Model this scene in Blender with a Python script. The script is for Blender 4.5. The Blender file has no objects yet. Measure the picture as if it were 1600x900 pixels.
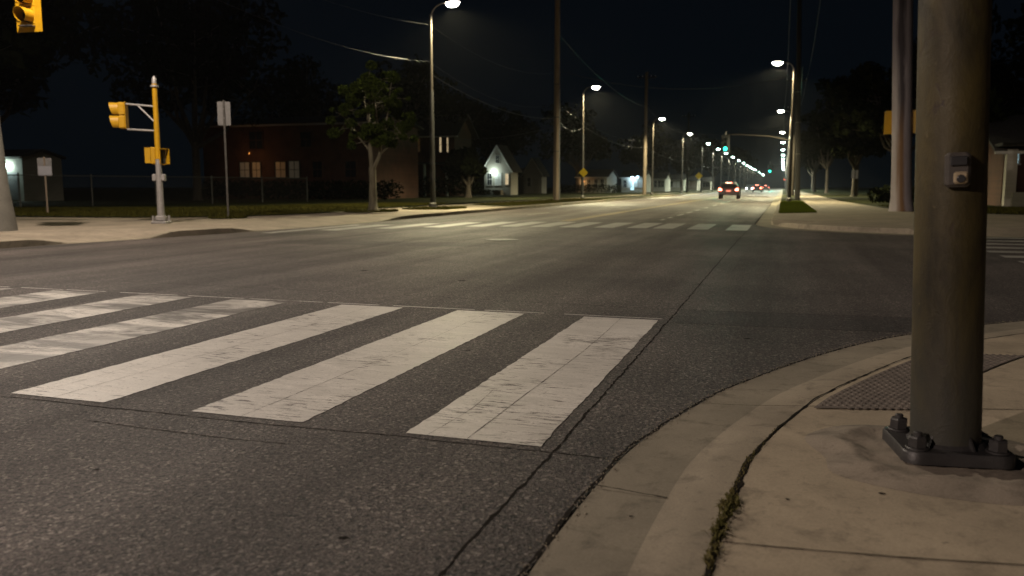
import bpy, math, random
import numpy as np
from mathutils import Vector, Matrix
R = math.radians
random.seed(7); rng = np.random.default_rng(7)
sc = bpy.context.scene
COL = sc.collection

# ------------------------------------------------------------------ camera, sky, exposure
H = 1.05
cam_d = bpy.data.cameras.new('camera'); cam = bpy.data.objects.new('camera', cam_d); COL.objects.link(cam)
cam.location = (0, 0, H)
cam.rotation_euler = (R(90 - 6.983), 0, R(18.069))
cam_d.sensor_width = 36; cam_d.lens = 1290 / 1600 * 36
cam_d.clip_end = 3000; cam_d.clip_start = 0.05
cam_d.dof.use_dof = True; cam_d.dof.focus_distance = 5.2; cam_d.dof.aperture_fstop = 2.6
sc.camera = cam

w = bpy.data.worlds.new('World'); sc.world = w; w.use_nodes = True
nt = w.node_tree; bg = nt.nodes['Background']
tc = nt.nodes.new('ShaderNodeTexCoord'); sep = nt.nodes.new('ShaderNodeSeparateXYZ')
rp = nt.nodes.new('ShaderNodeValToRGB')
nt.links.new(tc.outputs['Generated'], sep.inputs[0]); nt.links.new(sep.outputs['Z'], rp.inputs[0])
rp.color_ramp.elements[0].position = 0.0; rp.color_ramp.elements[0].color = (0.0014, 0.0026, 0.0040, 1)
rp.color_ramp.elements[1].position = 0.45; rp.color_ramp.elements[1].color = (0.0018, 0.0027, 0.0046, 1)
nt.links.new(rp.outputs[0], bg.inputs['Color']); bg.inputs['Strength'].default_value = .8

sc.view_settings.view_transform = 'Standard'; sc.view_settings.look = 'None'
sc.view_settings.exposure = .16; sc.view_settings.gamma = 1
cy = sc.cycles
cy.use_denoising = True
try: cy.denoiser = 'OPENIMAGEDENOISE'
except Exception: pass
cy.use_light_tree = True
cy.max_bounces = 5; cy.diffuse_bounces = 2; cy.glossy_bounces = 2; cy.transmission_bounces = 3; cy.volume_bounces = 0
cy.sample_clamp_direct = 0; cy.sample_clamp_indirect = 2.0
cy.caustics_reflective = False; cy.caustics_refractive = False

POWER = 1.0

# ------------------------------------------------------------------ helpers
def tag(o, label=None, cat=None, group=None, kind=None):
    if label: o['label'] = label
    if cat: o['category'] = cat
    if group: o['group'] = group
    if kind: o['kind'] = kind
    return o

def empty(name, loc=(0, 0, 0), rz=0):
    o = bpy.data.objects.new(name, None); COL.objects.link(o)
    o.location = loc; o.rotation_euler = (0, 0, rz); o.empty_display_size = .2
    return o

class MB:
    def __init__(s): s.v = []; s.f = []
    def add(s, vs, fs):
        n = len(s.v); s.v += [tuple(v) for v in vs]; s.f += [tuple(i + n for i in f) for f in fs]; return s
    def box(s, c, d, rz=0, bev=0, M=None):
        cx, cy_, cz = c; dx, dy, dz = d[0] / 2, d[1] / 2, d[2] / 2
        if bev <= 0:
            vs = [(x, y, z) for z in (-dz, dz) for x, y in ((-dx, -dy), (dx, -dy), (dx, dy), (-dx, dy))]
            fs = [(3, 2, 1, 0), (4, 5, 6, 7), (0, 1, 5, 4), (1, 2, 6, 5), (2, 3, 7, 6), (3, 0, 4, 7)]
        else:
            b = bev; vs = []; ring = []
            def rr(ix, iy, z):
                r = []
                for (sx, sy) in ((-1, -1), (1, -1), (1, 1), (-1, 1)):
                    a = (sx * dx, sy * (dy - b)); c2 = (sx * (dx - b), sy * dy)
                    pr = [a, c2] if sx * sy > 0 else [c2, a]
                    for p in pr: r.append((p[0] * ix, p[1] * iy, z))
                return r
            ix, iy = (dx - b) / dx, (dy - b) / dy
            for (a, bb, z) in ((ix, iy, -dz), (1, 1, -dz + b), (1, 1, dz - b), (ix, iy, dz)):
                ring.append(len(vs)); vs += rr(a, bb, z)
            fs = [tuple(reversed(range(8)))]
            for k in range(3):
                for i in range(8):
                    j = (i + 1) % 8; fs.append((ring[k] + i, ring[k] + j, ring[k + 1] + j, ring[k + 1] + i))
            fs.append(tuple(ring[3] + i for i in range(8)))
        cr, sr = math.cos(rz), math.sin(rz)
        out = []
        for x, y, z in vs:
            p = Vector((x * cr - y * sr, x * sr + y * cr, z))
            if M is not None: p = M @ Vector((x, y, z))
            out.append((p.x + cx, p.y + cy_, p.z + cz))
        return s.add(out, fs)
    def tube(s, pts, rad, n=12, caps=True):
        pts = [Vector(p) for p in pts]
        if not hasattr(rad, '__len__'): rad = [rad] * len(pts)
        base = len(s.v); vs = []; fs = []
        up0 = None
        for i, p in enumerate(pts):
            d = (pts[min(i + 1, len(pts) - 1)] - pts[max(i - 1, 0)]).normalized()
            if up0 is None:
                up0 = Vector((0, 0, 1)) if abs(d.z) < .9 else Vector((1, 0, 0))
            a = d.cross(up0).normalized(); b = a.cross(d).normalized(); up0 = b
            for k in range(n):
                t = 2 * math.pi * k / n
                vs.append(p + (a * math.cos(t) + b * math.sin(t)) * rad[i])
        for i in range(len(pts) - 1):
            for k in range(n):
                k2 = (k + 1) % n
                fs.append((i * n + k, i * n + k2, (i + 1) * n + k2, (i + 1) * n + k))
        if caps:
            fs.append(tuple(reversed(range(n)))); fs.append(tuple((len(pts) - 1) * n + k for k in range(n)))
        return s.add(vs, fs)
    def prism(s, poly, z0, z1, f=None):
        n = len(poly); vs = [(x, y, z0) for x, y in poly] + [(x, y, z1) for x, y in poly]
        fs = [tuple(reversed(range(n))), tuple(range(n, 2 * n))] + [(i, (i + 1) % n, n + (i + 1) % n, n + i) for i in range(n)]
        if f: vs = [f(v) for v in vs]
        return s.add(vs, fs)
    def ell(s, c, r, nu=14, nv=8, z0=-1, z1=1):
        vs = []; fs = []
        for j in range(nv + 1):
            a = math.asin(z0) + (math.asin(z1) - math.asin(z0)) * j / nv
            for i in range(nu):
                t = 2 * math.pi * i / nu
                vs.append((c[0] + r[0] * math.cos(a) * math.cos(t), c[1] + r[1] * math.cos(a) * math.sin(t), c[2] + r[2] * math.sin(a)))
        for j in range(nv):
            for i in range(nu):
                i2 = (i + 1) % nu
                fs.append((j * nu + i, j * nu + i2, (j + 1) * nu + i2, (j + 1) * nu + i))
        fs.append(tuple(reversed(range(nu)))); fs.append(tuple(nv * nu + i for i in range(nu)))
        return s.add(vs, fs)
    def build(s, name, mat, parent=None, smooth=True, ang=35):
        me = bpy.data.meshes.new(name); me.from_pydata(s.v, [], s.f); me.validate(); me.update()
        if smooth:
            me.polygons.foreach_set('use_smooth', [True] * len(me.polygons))
            try: me.set_sharp_from_angle(angle=R(ang))
            except Exception: pass
        me.materials.append(mat)
        o = bpy.data.objects.new(name, me); COL.objects.link(o)
        if parent is not None: o.parent = parent
        return o

def kids(o): return [c for c in bpy.data.objects if c.parent == o]
def copy_tree(o, parent=None, skip=()):
    c = o.copy(); COL.objects.link(c); c.parent = parent
    for ch in kids(o):
        if ch.name.split('.')[0] in skip: continue
        copy_tree(ch, c, skip)
    return c

# ------------------------------------------------------------------ materials
def nodes(name):
    m = bpy.data.materials.new(name); m.use_nodes = True
    t = m.node_tree; b = t.nodes['Principled BSDF']
    return m, t, b
def nnode(t, ty, **kw):
    n = t.nodes.new(ty)
    for k, v in kw.items(): setattr(n, k, v)
    return n
def mixc(t, fac, a, b, mode='MIX'):
    n = t.nodes.new('ShaderNodeMix'); n.data_type = 'RGBA'; n.blend_type = mode
    for i, x in ((0, fac), (6, a), (7, b)):
        if isinstance(x, (int, float)): n.inputs[i].default_value = x
        elif isinstance(x, tuple): n.inputs[i].default_value = (*x, 1) if len(x) == 3 else x
        else: t.links.new(x, n.inputs[i])
    return n.outputs[2]
def noise(t, vec, scale, detail=4, rough=.55, dist=0, stretch=None):
    if stretch is not None:
        mp = t.nodes.new('ShaderNodeMapping'); t.links.new(vec, mp.inputs[0]); mp.inputs['Scale'].default_value = stretch; vec = mp.outputs[0]
    n = t.nodes.new('ShaderNodeTexNoise'); t.links.new(vec, n.inputs['Vector'])
    n.inputs['Scale'].default_value = scale; n.inputs['Detail'].default_value = detail
    n.inputs['Roughness'].default_value = rough; n.inputs['Distortion'].default_value = dist
    return n.outputs[0]
def ramp(t, fac, a, b, ca=(0, 0, 0), cb=(1, 1, 1)):
    n = t.nodes.new('ShaderNodeValToRGB'); t.links.new(fac, n.inputs[0])
    e = n.color_ramp.elements; e[0].position = a; e[1].position = b
    e[0].color = (*ca, 1); e[1].color = (*cb, 1); return n.outputs[0]
def mrange(t, v, a, b, c, d):
    n = t.nodes.new('ShaderNodeMapRange'); t.links.new(v, n.inputs[0])
    for i, x in enumerate((a, b, c, d)): n.inputs[i + 1].default_value = x
    return n.outputs[0]
def bump(t, h, strength, dist=.01, prev=None):
    n = t.nodes.new('ShaderNodeBump'); t.links.new(h, n.inputs['Height'])
    n.inputs['Strength'].default_value = strength; n.inputs['Distance'].default_value = dist
    if prev is not None: t.links.new(prev, n.inputs['Normal'])
    return n.outputs[0]

def generic(name, col, rough=.6, var=.35, scale=6, metal=0, bmp=.15, fine=80, bdist=.004, stretch=None, spec=.5):
    m, t, b = nodes(name)
    c = t.nodes.new('ShaderNodeTexCoord').outputs['Object']
    n1 = noise(t, c, scale, 5, .6, stretch=stretch); n2 = noise(t, c, fine, 3, .6)
    dark = tuple(x * (1 - var) for x in col); lite = tuple(min(1, x * (1 + var)) for x in col)
    cc = mixc(t, ramp(t, n1, .3, .7), dark, lite)
    cc = mixc(t, .25, cc, mixc(t, ramp(t, n2, .35, .65), dark, lite))
    t.links.new(cc, b.inputs['Base Color'])
    t.links.new(mrange(t, n1, .3, .7, min(1, rough * 1.15), rough * .85), b.inputs['Roughness'])
    b.inputs['Metallic'].default_value = metal; b.inputs['Specular IOR Level'].default_value = spec
    if bmp > 0: t.links.new(bump(t, n2, bmp, bdist), b.inputs['Normal'])
    return m

def emis(name, col, strength, base=(.5, .5, .5)):
    m, t, b = nodes(name)
    c = t.nodes.new('ShaderNodeTexCoord').outputs['Object']
    n1 = noise(t, c, 9, 2)
    t.links.new(mixc(t, n1, tuple(x * .55 for x in col), col), b.inputs['Emission Color'])
    b.inputs['Emission Strength'].default_value = strength; b.inputs['Base Color'].default_value = (*base, 1)
    b.inputs['Roughness'].default_value = .3
    return m

def asphalt_nodes(t, c):
    """returns colour, roughness, normal of worn asphalt"""
    big = noise(t, c, .35, 4, .6)
    streak = noise(t, c, 1.0, 4, .6, stretch=(1.1, .06, 1))
    streak2 = noise(t, c, 1.0, 5, .6, stretch=(.5, .5, 1))
    agg = noise(t, c, 95, 3, .7)
    agg2 = noise(t, c, 240, 2, .6)
    vo = t.nodes.new('ShaderNodeTexVoronoi'); t.links.new(c, vo.inputs['Vector']); vo.inputs['Scale'].default_value = 150
    vs = t.nodes.new('ShaderNodeSeparateColor'); t.links.new(vo.outputs['Color'], vs.inputs[0])
    mid = noise(t, c, 42, 4, .75)
    col = mixc(t, ramp(t, agg, .38, .62), (.026, .0215, .0205), (.150, .121, .113))
    col = mixc(t, 1.0, col, ramp(t, mid, .38, .58, (.34, .34, .34), (1.5, 1.5, 1.5)), 'MULTIPLY')
    col = mixc(t, ramp(t, vs.outputs[0], .88, .95), col, (.19, .17, .15))
    vo2 = t.nodes.new('ShaderNodeTexVoronoi'); t.links.new(c, vo2.inputs['Vector']); vo2.inputs['Scale'].default_value = 84
    vs2 = t.nodes.new('ShaderNodeSeparateColor'); t.links.new(vo2.outputs['Color'], vs2.inputs[0])
    col = mixc(t, ramp(t, vs2.outputs[1], .90, .94), col, (.30, .265, .24))  # sparse bright flecks: sparkle of the surface put into the colour
    col = mixc(t, ramp(t, vs2.outputs[2], .90, .94), col, (.014, .012, .011))
    col = mixc(t, ramp(t, agg2, .3, .5, (1, 1, 1), (0, 0, 0)), col, (.03, .026, .023))
    col = mixc(t, 1.0, col, ramp(t, big, .3, .7, (.62, .61, .60), (1.25, 1.23, 1.20)), 'MULTIPLY')
    col = mixc(t, 1.0, col, ramp(t, streak, .32, .66, (.58, .58, .58), (1.25, 1.25, 1.25)), 'MULTIPLY')
    col = mixc(t, 1.0, col, ramp(t, streak2, .32, .62, (.66, .66, .66), (1.15, 1.15, 1.15)), 'MULTIPLY')
    rg = mrange(t, streak, .3, .7, .72, .55)
    nr = bump(t, agg, .9, .008); nr = bump(t, mid, 1.0, .022, nr); nr = bump(t, vs2.outputs[1], .35, .006, nr)
    nr = bump(t, vo.outputs['Distance'], .35, .006, nr)
    return col, rg, nr

M = {}
m, t, b = nodes('asphalt'); c = t.nodes.new('ShaderNodeTexCoord').outputs['Object']
col, rg, nr = asphalt_nodes(t, c)
t.links.new(col, b.inputs['Base Color']); t.links.new(rg, b.inputs['Roughness']); t.links.new(nr, b.inputs['Normal']); b.inputs['Specular IOR Level'].default_value = .38
M['asphalt'] = m

def paint(name, colr, wear=.5, smear=0.0):
    m, t, b = nodes(name); c = t.nodes.new('ShaderNodeTexCoord').outputs['Object']
    acol, arg, anr = asphalt_nodes(t, c)
    n1 = noise(t, c, 3.0, 6, .72, 1.2, stretch=(.9, 3.2, 1)); n2 = noise(t, c, 70, 3, .7)
    n4 = noise(t, c, 14, 5, .75, .6, stretch=(.5, 3, 1))
    n3 = noise(t, c, .7, 3, .5)
    wv = noise(t, c, 1.3, 4, .6)
    ad = nnode(t, 'ShaderNodeMath', operation='MULTIPLY_ADD'); t.links.new(wv, ad.inputs[0]); ad.inputs[1].default_value = .55; ad.inputs[2].default_value = -.275
    ad2 = nnode(t, 'ShaderNodeMath', operation='ADD'); t.links.new(n4, ad2.inputs[0]); t.links.new(ad.outputs[0], ad2.inputs[1]); n4 = ad2.outputs[0]
    mask = ramp(t, n4, wear - .03, wear + .04, (1, 1, 1), (0, 0, 0))      # 1 where the paint has gone
    mask2 = ramp(t, n2, .27, .36, (1, 1, 1), (0, 0, 0))
    pc = mixc(t, ramp(t, n1, .3, .66), tuple(x * .62 for x in colr), colr)
    pc = mixc(t, ramp(t, n2, .3, .62), tuple(x * .72 for x in colr), pc)
    pc = mixc(t, 1.0, pc, ramp(t, n3, .3, .7, (.8, .79, .78), (1.08, 1.08, 1.08)), 'MULTIPLY')
    if smear:
        n5 = noise(t, c, 1.0, 6, .68, .8, stretch=(.55, 2.2, 1))
        pc = mixc(t, 1.0, pc, ramp(t, n5, .43, .57, (.11, .10, .09), (1, 1, 1)), 'MULTIPLY')
    cc = mixc(t, mask, pc, acol)
    cc = mixc(t, mask2, cc, acol)
    t.links.new(cc, b.inputs['Base Color'])
    t.links.new(mrange(t, n1, .3, .7, .42, .6), b.inputs['Roughness'])
    nr = bump(t, n2, .3, .004); nr = bump(t, n1, .25, .01, nr)
    t.links.new(nr, b.inputs['Normal'])
    return m
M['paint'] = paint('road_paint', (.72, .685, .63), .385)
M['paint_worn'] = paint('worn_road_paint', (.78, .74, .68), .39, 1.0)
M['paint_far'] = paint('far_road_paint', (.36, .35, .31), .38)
M['yellow_line'] = paint('yellow_road_paint', (.36, .24, .05), .40)

def concrete(name, col, dark=.55, fine=130):
    m, t, b = nodes(name); c = t.nodes.new('ShaderNodeTexCoord').outputs['Object']
    a = noise(t, c, 1.1, 6, .65, .3); s = noise(t, c, 7, 6, .72, .4); g = noise(t, c, fine, 3, .7); g2 = noise(t, c, 38, 4, .7)
    cc = mixc(t, ramp(t, a, .3, .68), tuple(x * .66 for x in col), tuple(x * 1.16 for x in col))
    cc = mixc(t, ramp(t, s, .30, .48, (1, 1, 1), (0, 0, 0)), cc, tuple(x * dark for x in col))
    cc = mixc(t, 1.0, cc, ramp(t, g, .3, .7, (.84, .83, .82), (1.1, 1.1, 1.1)), 'MULTIPLY')
    cc = mixc(t, ramp(t, g2, .28, .36, (1, 1, 1), (0, 0, 0)), cc, tuple(x * .5 for x in col))
    t.links.new(cc, b.inputs['Base Color']); b.inputs['Roughness'].default_value = .82
    b.inputs['Specular IOR Level'].default_value = .3
    nr = bump(t, g, .35, .003); nr = bump(t, s, .25, .01, nr); t.links.new(nr, b.inputs['Normal'])
    return m
M['concrete'] = concrete('sidewalk_concrete', (.345, .290, .208))
M['gutter'] = concrete('gutter_concrete', (.225, .198, .148), .5)
M['curb'] = concrete('curb_concrete', (.275, .236, .175), .5)
M['far_concrete'] = concrete('far_sidewalk_concrete', (.28, .235, .18), .6, 30)
M['grout'] = concrete('grout', (.235, .20, .155), .45)
M['crack'] = generic('crack_dirt', (.014, .011, .008), .95, .5, 30, bmp=.6, fine=200, spec=.1)
M['tactile'] = generic('tactile_iron', (.105, .086, .07), .85, .4, 14, bmp=.4, fine=160)
M['grass_ground'] = generic('lawn_soil', (.022, .024, .007), .95, .6, .5, bmp=.8, fine=18, bdist=.05, spec=.1)
M['earth'] = generic('earth', (.02, .024, .010), .95, .4, .4, bmp=.5, fine=8, bdist=.05, spec=.1)
def leafmat(name, a, bcol, rough=.6, trans=.0):
    m, t, b = nodes(name); c = t.nodes.new('ShaderNodeTexCoord').outputs['Object']
    n1 = noise(t, c, 2.2, 3); n2 = noise(t, c, 23, 2)
    cc = mixc(t, ramp(t, n1, .35, .65), a, bcol); cc = mixc(t, ramp(t, n2, .35, .7), cc, tuple(x * 1.12 for x in bcol))
    t.links.new(cc, b.inputs['Base Color']); b.inputs['Roughness'].default_value = rough
    b.inputs['Specular IOR Level'].default_value = .0
    return m
M['blade'] = leafmat('grass_blades', (.026, .030, .006), (.055, .048, .011), .9)
M['trim_grass'] = leafmat('trimmed_grass', (.050, .070, .008), (.085, .10, .014), .9)
M['dry_blade'] = leafmat('weed_blades', (.06, .062, .018), (.10, .085, .035), .8)
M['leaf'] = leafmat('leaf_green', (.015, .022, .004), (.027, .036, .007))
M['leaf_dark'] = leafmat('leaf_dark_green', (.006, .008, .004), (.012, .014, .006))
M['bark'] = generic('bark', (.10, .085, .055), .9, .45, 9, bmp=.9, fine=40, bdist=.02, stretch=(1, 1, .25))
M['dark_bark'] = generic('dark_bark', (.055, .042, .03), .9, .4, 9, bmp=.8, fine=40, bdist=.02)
M['yellow'] = generic('signal_yellow_paint', (.50, .27, .008), .42, .16, 9, bmp=.08, fine=60)
M['galv'] = generic('galvanised_steel', (.34, .32, .31), .5, .22, 11, metal=.35, bmp=.1)
M['galv_dark'] = generic('dark_steel', (.075, .068, .06), .6, .3, 8, metal=.2, bmp=.1)
M['lamp_steel'] = generic('lamp_steel', (.045, .037, .029), .5, .3, 5, metal=.5, bmp=.1)
M['lower_shaft'] = generic('black_lower_shaft', (.014, .012, .011), .7, .3, 8, bmp=.1)
M['wood'] = generic('utility_wood', (.26, .20, .145), .9, .4, 5, bmp=.7, fine=50, bdist=.012, stretch=(1, 1, .12))
M['brown_wood'] = generic('brown_utility_wood', (.085, .064, .045), .9, .4, 5, bmp=.7, fine=50, bdist=.012, stretch=(1, 1, .12))
M['dark_wood'] = generic('tarred_wood', (.009, .0075, .006), .9, .4, 5, bmp=.6, fine=50, bdist=.012, stretch=(1, 1, .12))
M['black'] = generic('black_plastic', (.012, .012, .013), .5, .3, 20, bmp=.1)
M['sign_back'] = generic('sign_aluminium', (.20, .19, .185), .5, .2, 10, metal=.3, bmp=.05)
M['sign_white'] = generic('sign_white', (.36, .35, .38), .5, .12, 12, bmp=.05)
M['sign_yellow'] = generic('sign_warning_yellow', (.6, .42, .02), .5, .12, 12, bmp=.05)
M['wire'] = generic('cable_rubber', (.004, .004, .0038), .5, .2, 10, bmp=0)
M['fence'] = generic('fence_wire', (.07, .068, .058), .6, .25, 6, metal=.2, bmp=0)
M['white_siding'] = generic('white_siding', (.36, .33, .28), .75, .12, 3, bmp=.2, fine=14, stretch=(.2, .2, 5))
M['pale_siding'] = generic('pale_siding', (.30, .28, .23), .75, .15, 3, bmp=.2, fine=14, stretch=(.2, .2, 5))
M['roof'] = generic('roof_shingle', (.045, .04, .036), .9, .35, 8, bmp=.6, fine=22, bdist=.02)
M['trim'] = generic('painted_trim', (.48, .46, .42), .6, .12, 8, bmp=.05)
M['window_dark'] = generic('window_glass_dark', (.02, .022, .026), .08, .2, 3, bmp=0)
M['hedge'] = M['leaf_dark']
# brick
m, t, b = nodes('brick'); c = t.nodes.new('ShaderNodeTexCoord').outputs['Object']
mp = t.nodes.new('ShaderNodeMapping'); mp.inputs['Rotation'].default_value = (R(90), 0, 0); t.links.new(c, mp.inputs[0])
br = t.nodes.new('ShaderNodeTexBrick'); t.links.new(mp.outputs[0], br.inputs['Vector'])
br.inputs['Color1'].default_value = (.095, .040, .020, 1); br.inputs['Color2'].default_value = (.07, .028, .016, 1); br.inputs['Mortar'].default_value = (.09, .065, .045, 1)
br.inputs['Scale'].default_value = 4.5; br.inputs['Mortar Size'].default_value = .012
nz = noise(t, c, 1.2, 4)
t.links.new(mixc(t, 1.0, br.outputs['Color'], ramp(t, nz, .3, .7, (.7, .7, .7), (1.2, 1.2, 1.2)), 'MULTIPLY'), b.inputs['Base Color'])
b.inputs['Roughness'].default_value = .85
M['brick'] = m
# weathered painted pole of the foreground signal
m, t, b = nodes('weathered_pole_steel'); c = t.nodes.new('ShaderNodeTexCoord').outputs['Object']
a = noise(t, c, 5, 6, .65, .5, stretch=(1, 1, .35)); s = noise(t, c, 16, 5, .7, .6, stretch=(1, 1, .6)); f = noise(t, c, 170, 3, .7)
cc = mixc(t, ramp(t, a, .34, .62), (.012, .0095, .0026), (.050, .038, .0105))
cc = mixc(t, ramp(t, s, .30, .42, (1, 1, 1), (0, 0, 0)), cc, (.020, .011, .005))
cc = mixc(t, ramp(t, s, .66, .74), cc, (.085, .064, .026))
gz = nnode(t, 'ShaderNodeSeparateXYZ'); t.links.new(c, gz.inputs[0])
cc = mixc(t, ramp(t, mrange(t, gz.outputs['Z'], 0.1, .62, 0, 1), .0, 1.0, (.75, .75, .75), (0, 0, 0)), cc, (.034, .035, .031))
t.links.new(cc, b.inputs['Base Color']); t.links.new(mrange(t, a, .3, .7, .72, .52), b.inputs['Roughness'])
b.inputs['Metallic'].default_value = .0; b.inputs['Specular IOR Level'].default_value = .35
nr = bump(t, f, .35, .003); nr = bump(t, s, .35, .012, nr); t.links.new(nr, b.inputs['Normal'])
M['pole_steel'] = m
M['plate'] = generic('base_plate_steel', (.030, .028, .027), .5, .4, 18, metal=.2, bmp=.35, fine=120)
M['button_box'] = generic('button_box_paint', (.05, .044, .038), .45, .25, 20, bmp=.15)
M['button_plate'] = generic('button_plate_brass', (.36, .29, .19), .4, .25, 30, metal=.4, bmp=.1)
# stained concrete pole
def stained(name, base, rustx):
    m, t, b = nodes(name); c = t.nodes.new('ShaderNodeTexCoord').outputs['Object']
    a = noise(t, c, 2.2, 6, .65, .4, stretch=(1, 1, .3)); s = noise(t, c, 3.2, 5, .65, .3, stretch=(1, 1, .09)); f = noise(t, c, 45, 3, .7)
    cc = mixc(t, ramp(t, a, .3, .7), tuple(x * .8 for x in base), tuple(x * 1.1 for x in base))
    sp = nnode(t, 'ShaderNodeSeparateXYZ'); t.links.new(c, sp.inputs[0])
    sx = nnode(t, 'ShaderNodeMath', operation='ADD'); t.links.new(sp.outputs['X'], sx.inputs[0]); t.links.new(mrange(t, s, .2, .8, -.1, .1), sx.inputs[1])
    zf = mrange(t, sp.outputs['Z'], 2.6, 4.2, 0, 1)
    # dark soot streak above, rust streak below
    n = t.nodes.new('ShaderNodeValToRGB'); t.links.new(sx.outputs[0], n.inputs[0]); e = n.color_ramp.elements
    mr = nnode(t, 'ShaderNodeMapRange'); t.links.new(sx.outputs[0], mr.inputs[0]); mr.inputs[1].default_value = rustx - .3; mr.inputs[2].default_value = rustx + .3
    t.links.new(mr.outputs[0], n.inputs[0])
    e[0].position = .2; e[0].color = (0, 0, 0, 1); e[1].position = .8; e[1].color = (0, 0, 0, 1)
    k = n.color_ramp.elements.new(.42); k.color = (1, 1, 1, 1); k = n.color_ramp.elements.new(.62); k.color = (1, 1, 1, 1)
    streakc = mixc(t, zf, (.15, .07, .022), (.030, .020, .026))
    fm = nnode(t, 'ShaderNodeMath', operation='MULTIPLY'); t.links.new(n.outputs[0], fm.inputs[0]); fm.inputs[1].default_value = .95
    cc = mixc(t, fm.outputs[0], cc, streakc)
    cc = mixc(t, ramp(t, f, .25, .36, (1, 1, 1), (0, 0, 0)), cc, tuple(x * .5 for x in base))
    t.links.new(cc, b.inputs['Base Color']); b.inputs['Roughness'].default_value = .75
    t.links.new(bump(t, f, .4, .01), b.inputs['Normal'])
    return m
M['conc_pole'] = stained('stained_concrete_pole', (.33, .285, .30), -.07)
M['conc_pole2'] = concrete('concrete_pole', (.20, .19, .165), .7, 40)
# lit things
M['lens_lamp'] = emis('lamp_lens', (1.0, .95, .80), 80)
M['lens_far'] = emis('far_lamp_lens', (.66, 1.0, .88), 60)
M['green_lit'] = emis('green_lens', (.02, 1.0, .66), 7)
M['red_lit'] = emis('red_lens', (1.0, .07, .04), 14)
M['orange_lit'] = emis('orange_lens', (1.0, .35, .06), 1.6)
M['tail'] = emis('tail_lamp', (1.0, .10, .05), 16)
M['brake'] = emis('brake_lamp', (1.0, .20, .12), 22)
M['head'] = emis('headlamp', (.9, .97, 1.0), 40)
M['porch'] = emis('porch_lamp_glass', (.75, 1.0, .98), 24)
M['blue_porch'] = emis('blue_white_lamp', (.55, .85, 1.0), 16)
M['win_orange'] = emis('lit_orange_window', (1.0, .45, .10), .026)
M['win_grey'] = emis('lit_dim_window', (.75, .70, .42), .016)
M['win_warm'] = emis('lit_warm_window', (1.0, .75, .42), .75)
M['win_blue'] = emis('lit_blue_window', (.5, .85, 1.0), 1.6)
M['lens_dark'] = generic('dark_signal_lens', (.02, .03, .035), .15, .2, 10, bmp=0)

def st(name, mb, mat, smooth=False, **k):
    o = mb.build(name, mat, None, smooth); o['kind'] = 'structure'; return o
def sheet(name, poly, z, mat):
    mb = MB(); mb.add([(x, y, z) for x, y in poly], [tuple(range(len(poly)))])
    return st(name, mb, mat)

# ------------------------------------------------------------------ ground, road, pavements
mb = MB(); mb.add([(-900, -120, -.06), (900, -120, -.06), (900, 1500, -.06), (-900, 1500, -.06)], [(0, 1, 2, 3)])
st('ground', mb, M['earth'])
mb = MB()
for (x0, x1, y0, y1) in ((-13.0, 6, -60, 900), (6, 200, -2, 26)):
    mb.add([(x0, y0, 0), (x1, y0, 0), (x1, y1, 0), (x0, y1, 0)], [(0, 1, 2, 3)])
st('road', mb, M['asphalt'])

def resample(P, step):
    P = [Vector(p) for p in P]
    # Catmull-Rom
    out = []
    for i in range(len(P) - 1):
        p0 = P[max(i - 1, 0)]; p1 = P[i]; p2 = P[i + 1]; p3 = P[min(i + 2, len(P) - 1)]
        n = max(1, int((p2 - p1).length / step))
        for k in range(n):
            u = k / n
            t1 = (p2 - p0) / 2; t2 = (p3 - p1) / 2
            L = (p2 - p1).length
            if t1.length > L: t1 = t1.normalized() * L
            if t2.length > L: t2 = t2.normalized() * L
            h = (2 * u**3 - 3 * u**2 + 1) * p1 + (u**3 - 2 * u**2 + u) * t1 + (-2 * u**3 + 3 * u**2) * p2 + (u**3 - u**2) * t2
            out.append(h)
    out.append(P[-1]); return out
def offs(P, d):                     # offset to the right of travel
    out = []
    for i, p in enumerate(P):
        tt = (P[min(i + 1, len(P) - 1)] - P[max(i - 1, 0)]).normalized()
        out.append(Vector((p.x + tt.y * d, p.y - tt.x * d)))
    return out
def strip(mb, P, prof, hf):
    """prof: list of (offset, zfunc(h, p))"""
    rows = [offs(P, o) for o, _ in prof]; n = len(prof); vs = []; fs = []
    for i, p in enumerate(P):
        h = hf(p, i)
        for k in range(n):
            q = rows[k][i]; vs.append((q.x, q.y, prof[k][1](h)))
    for i in range(len(P) - 1):
        for k in range(n - 1):
            a = i * n + k; fs.append((a, a + 1, a + n + 1, a + n))
    # keep faces pointing up
    mb.add(vs, [tuple(reversed(f)) for f in fs])
def crack(mb, P, wd, z, jit=.5, step=.03):
    """a ragged dark seam a few mm above the surface"""
    P = resample([Vector(p) for p in P], step); vs = []; fs = []
    j1 = 0; 
    for i, p in enumerate(P):
        tt = (P[min(i + 1, len(P) - 1)] - P[max(i - 1, 0)]).normalized(); nn = Vector((tt.y, -tt.x))
        j1 = j1 * .8 + random.uniform(-1, 1) * .2 * wd * jit * 2
        a = wd * (.5 + random.uniform(-.35, .5) * jit); b_ = wd * (.5 + random.uniform(-.35, .5) * jit)
        zz = z(p) if callable(z) else z
        q = p + nn * (a + j1); r = p - nn * (b_ - j1); vs += [(q.x, q.y, zz), (r.x, r.y, zz)]
    for i in range(len(P) - 1): fs.append((2 * i, 2 * i + 2, 2 * i + 3, 2 * i + 1))
    mb.add(vs, fs)

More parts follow.
